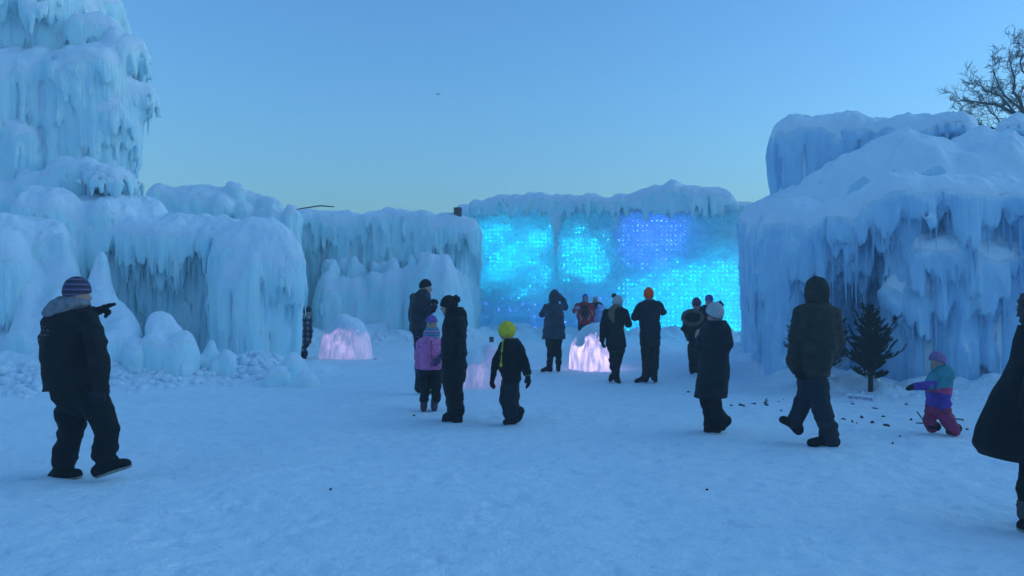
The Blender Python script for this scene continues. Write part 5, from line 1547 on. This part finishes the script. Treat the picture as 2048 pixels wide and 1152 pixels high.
# 14 camouflage jacket
p = Person('man in a hooded camouflage jacket striding left', 8.4, 1632, h=0.0105, seed=14)
p.head(1633, 585, 130, 1.02, neck=p.J(1634, 616))
p.hood_up(C_CAMO, grow=0.030, tall=0.03)
p.wear('jacket', [(604, 1614, 1656, .11), (615, 1600, 1670, .19), (640, 1594, 1674, .23), (690, 1597, 1668, .22), (720, 1598, 1660, .22), (750, 1599, 1654, .21)],
       [[(1604, 625, 18, .06), (1594, 680, 16.5, .06), (1587, 715, 14, .0), (1592, 738, 12, -.02)], [(1664, 628, 18, -.06), (1673, 680, 16, -.06), (1664, 708, 13, .10), (1650, 722, 12, .24)]], C_CAMO, folds=[(0.016, (0.2, 0.2, 0.1)), (0.008, (0.08, 0.08, 0.04))])
p.wear('jeans', [(742, 1600, 1652, .17), (770, 1600, 1652, .16)], [[(1616, 768, 20, .07), (1604, 808, 17, .10), (1590, 842, 15, .10)], [(1634, 768, 22, -.07), (1644, 820, 18.5, -.08), (1655, 850, 18, -.06), (1659, 878, 17, -.06)]], C_JEAN, folds=[(0.014, (0.12, 0.12, 0.05)), (0.006, 0.05)])
p.boot((1597, 872), (1555, 838), C_BLACK, (1590, 840, 13, .10), .050, .10, .10)
p.boot((1679, 892), (1614, 891), C_BLACK, (1660, 872, 14, -.06), .052, -.06, -.08)
p.glove(1592, 735, (1596, 748), C_BLACK, -.04, -.06, pn=(1, 0, 0), curl=0.7); p.glove(1650, 724, (1642, 732), C_BLACK, .25, .28, pn=(0, 1, 0), curl=0.7)
p.done()

# 15 toddler
p = Person('toddler in a turquoise and violet jacket and magenta snow pants', 9.1, 1880, h=0.0115, seed=15)
p.head(1875, 721, 195, 0.84, neck=p.J(1880, 742))
p.hat(mat_cloth('lilac_knit', (0.24, 0.14, 0.30), scale=50), drop=0.02, puff=0.024, tall=0.022, tilt=0.45)
p.wear('jacket', [(738, 1864, 1894, .09), (748, 1858, 1900, .13), (766, 1856, 1900, .14), (773, 1857, 1899, .14)], [[(1862, 755, 9, -.04), (1856, 768, 9, -.10)]], C_TURQ)
p.wear('hood_down', [(727, 1866, 1898, .09, .01), (738, 1863, 1904, .12, .01), (752, 1872, 1904, .12, .02)], [], C_TURQ, body=False)
p.wear('pink_band', [(770, 1858, 1899, .142), (784, 1857, 1898, .145)], [], C_PINKB, body=False)
p.wear('violet_panel', [(781, 1856, 1898, .146), (798, 1856, 1897, .148), (814, 1857, 1896, .145)], [], C_VIOLET)
p.wear('sleeve', None, [[(1864, 764, 9, -.08), (1848, 768, 8, -.12), (1830, 771, 6.5, -.14)]], C_VIOLET)
p.wear('sleeve', None, [[(1886, 752, 9, .1), (1892, 770, 8, .16), (1884, 784, 6.5, .18)]], C_TURQ)
p.wear('snow_pants', [(808, 1854, 1897, .14), (822, 1852, 1898, .13)], [[(1865, 818, 13, .06), (1859, 838, 11.5, .06), (1864, 851, 10, .06)], [(1885, 818, 14, -.06), (1896, 841, 12, -.06), (1909, 858, 11, -.06)]], C_MAG)
p.boot((1878, 862), (1852, 856), C_BLACK, (1864, 848, 8.5, .05), .042, .05, .05)
p.boot((1924, 862), (1894, 869), C_BLACK, (1909, 858, 9.5, -.05), .042, -.05, -.07)
p.glove(1830, 771, (1812, 772), C_BLACK, -.14, -.15, pn=(0, 0, -1), sc_=0.72, mitten=True); p.glove(1884, 785, (1880, 794), C_BLACK, .18, .18, pn=(0, -1, 0), sc_=0.72, mitten=True)
p.done()

# 16 black coat at the right edge
p = Person('person in a flared black coat with a fur hood cut off by the right edge', 5.36, 2100, h=0.0105, seed=16)
p.head(2094, 606, 178, 1.0, neck=p.J(2100, 655))
hd = p.hood_up(C_BLACK, grow=0.035)
p.fur_ring(p.J(2066, 622), (-1, .25, -.15), 0.115, 0.125, C_DFUR, hd, 0.042)
p.wear('coat', [(645, 2045, 2145, .12), (672, 2036, 2150, .19), (712, 2034, 2160, .22), (760, 2012, 2168, .24), (820, 1980, 2172, .27), (886, 1957, 2178, .30), (905, 1975, 2178, .30)],
       [[(2090, 690, 27, -.22), (2078, 760, 24, -.26), (2060, 800, 19, -.26)], [(2095, 690, 27, .22), (2110, 770, 24, .26), (2100, 820, 19, .24)]], C_BLACK, folds=[(0.010, (0.25, 0.25, 0.12))])
p.wear('leggings', [(880, 2048, 2150, .16), (925, 2045, 2140, .16)], [[(2068, 915, 28, -.07), (2064, 970, 24, -.07), (2066, 1010, 21, -.07)], [(2120, 915, 28, .09), (2135, 965, 24, .1), (2150, 1005, 20, .1)]], C_BLACK)
p.boot((2104, 1058), (2034, 1056), C_BLACK, (2066, 1003, 24, -.07), .052, -.07, -.10, C_TAN)
p.boot((2185, 1030), (2135, 1050), C_BLACK, (2150, 1000, 24, .1), .05, .1, .1, C_TAN)
p.add('boot_cuff', [('chain', [(p.J(2066, 1006, -.07), 0.092), (p.J(2066, 1016, -.07), 0.092)])], C_DFUR, 0.01, [(0.012, 0.02)], h=0.011)
p.glove(2060, 802, (2056, 830), C_BLACK, -.26, -.28, pn=(1, 0, 0), curl=0.5); p.glove(2100, 822, (2098, 850), C_BLACK, .24, .22, pn=(1, 0, 0), curl=0.5)
p.done()

# 17 plaid shirt behind the corner of the left wall
p = Person('person in a dark plaid shirt half hidden behind the corner of the left wall', 20.4, 600, h=0.018, seed=17)
p.head(614, 622, 20, 0.98, neck=p.J(607, 638))
p.hat(C_NAVY, drop=0.05, puff=0.016, tall=0.02)
p.wear('plaid_shirt', [(632, 596, 622, .12), (638, 590, 626, .17), (655, 586, 622, .18), (680, 578, 617, .18), (706, 572, 611, .17)], [[(615, 642, 6, -.1), (620, 662, 5.5, -.12), (617, 684, 5, -.1)], [(590, 642, 6, .1), (584, 665, 5.5, .1), (586, 686, 5, .1)]], C_PLAID)
p.wear('trousers', [(702, 582, 615, .15), (712, 582, 615, .15)], [[(591, 708, 7, 0), (591, 714, 6.5, 0)], [(606, 708, 7, 0), (606, 714, 6.5, 0)]], C_BLACK)
p.boot((590, 718), (598, 719), C_BLACK, None, .05, .02, -.04); p.boot((604, 718), (613, 719), C_BLACK, None, .05, .02, -.04)
p.glove(617, 685, (616, 692), C_BLACK, -.1, -.1, pn=(-1, 0, 0)); p.glove(586, 687, (586, 694), C_BLACK, .1, .1, pn=(1, 0, 0))
p.done()

# cup standing on the snowy lump
cup(P(983, 690, 14.22), 0.034, 0.044, 0.150, 'brown paper cup left standing on the snowy lump beside the boy')

# ------------------------------------------------------------------ cold evening haze over the whole place
def haze():
    x, y0, y1, z0, z1 = 1100.0, -950.0, 1250.0, -1.5, 12.5
    V = np.array([(sx * x, sy, sz) for sz in (z0, z1) for sy in (y0, y1) for sx in (-1, 1)])
    Q = np.array([(0, 2, 3, 1), (4, 5, 7, 6), (0, 1, 5, 4), (2, 6, 7, 3), (0, 4, 6, 2), (1, 3, 7, 5)])
    m = bpy.data.materials.new('evening_haze'); m.use_nodes = True; nt = m.node_tree
    nt.nodes.remove(nt.nodes['Principled BSDF'])
    v = nt.nodes.new('ShaderNodeVolumePrincipled')
    v.inputs['Color'].default_value = (0.86, 0.93, 1.0, 1); v.inputs['Density'].default_value = 0.0065; v.inputs['Anisotropy'].default_value = 0.2
    nt.links.new(v.outputs[0], nt.nodes['Material Output'].inputs['Volume'])
    o = link('haze', mesh_np('haze', V, Q, False), m)
    tag(o, 'thin cold evening haze filling the courtyard', kind='stuff')
haze()
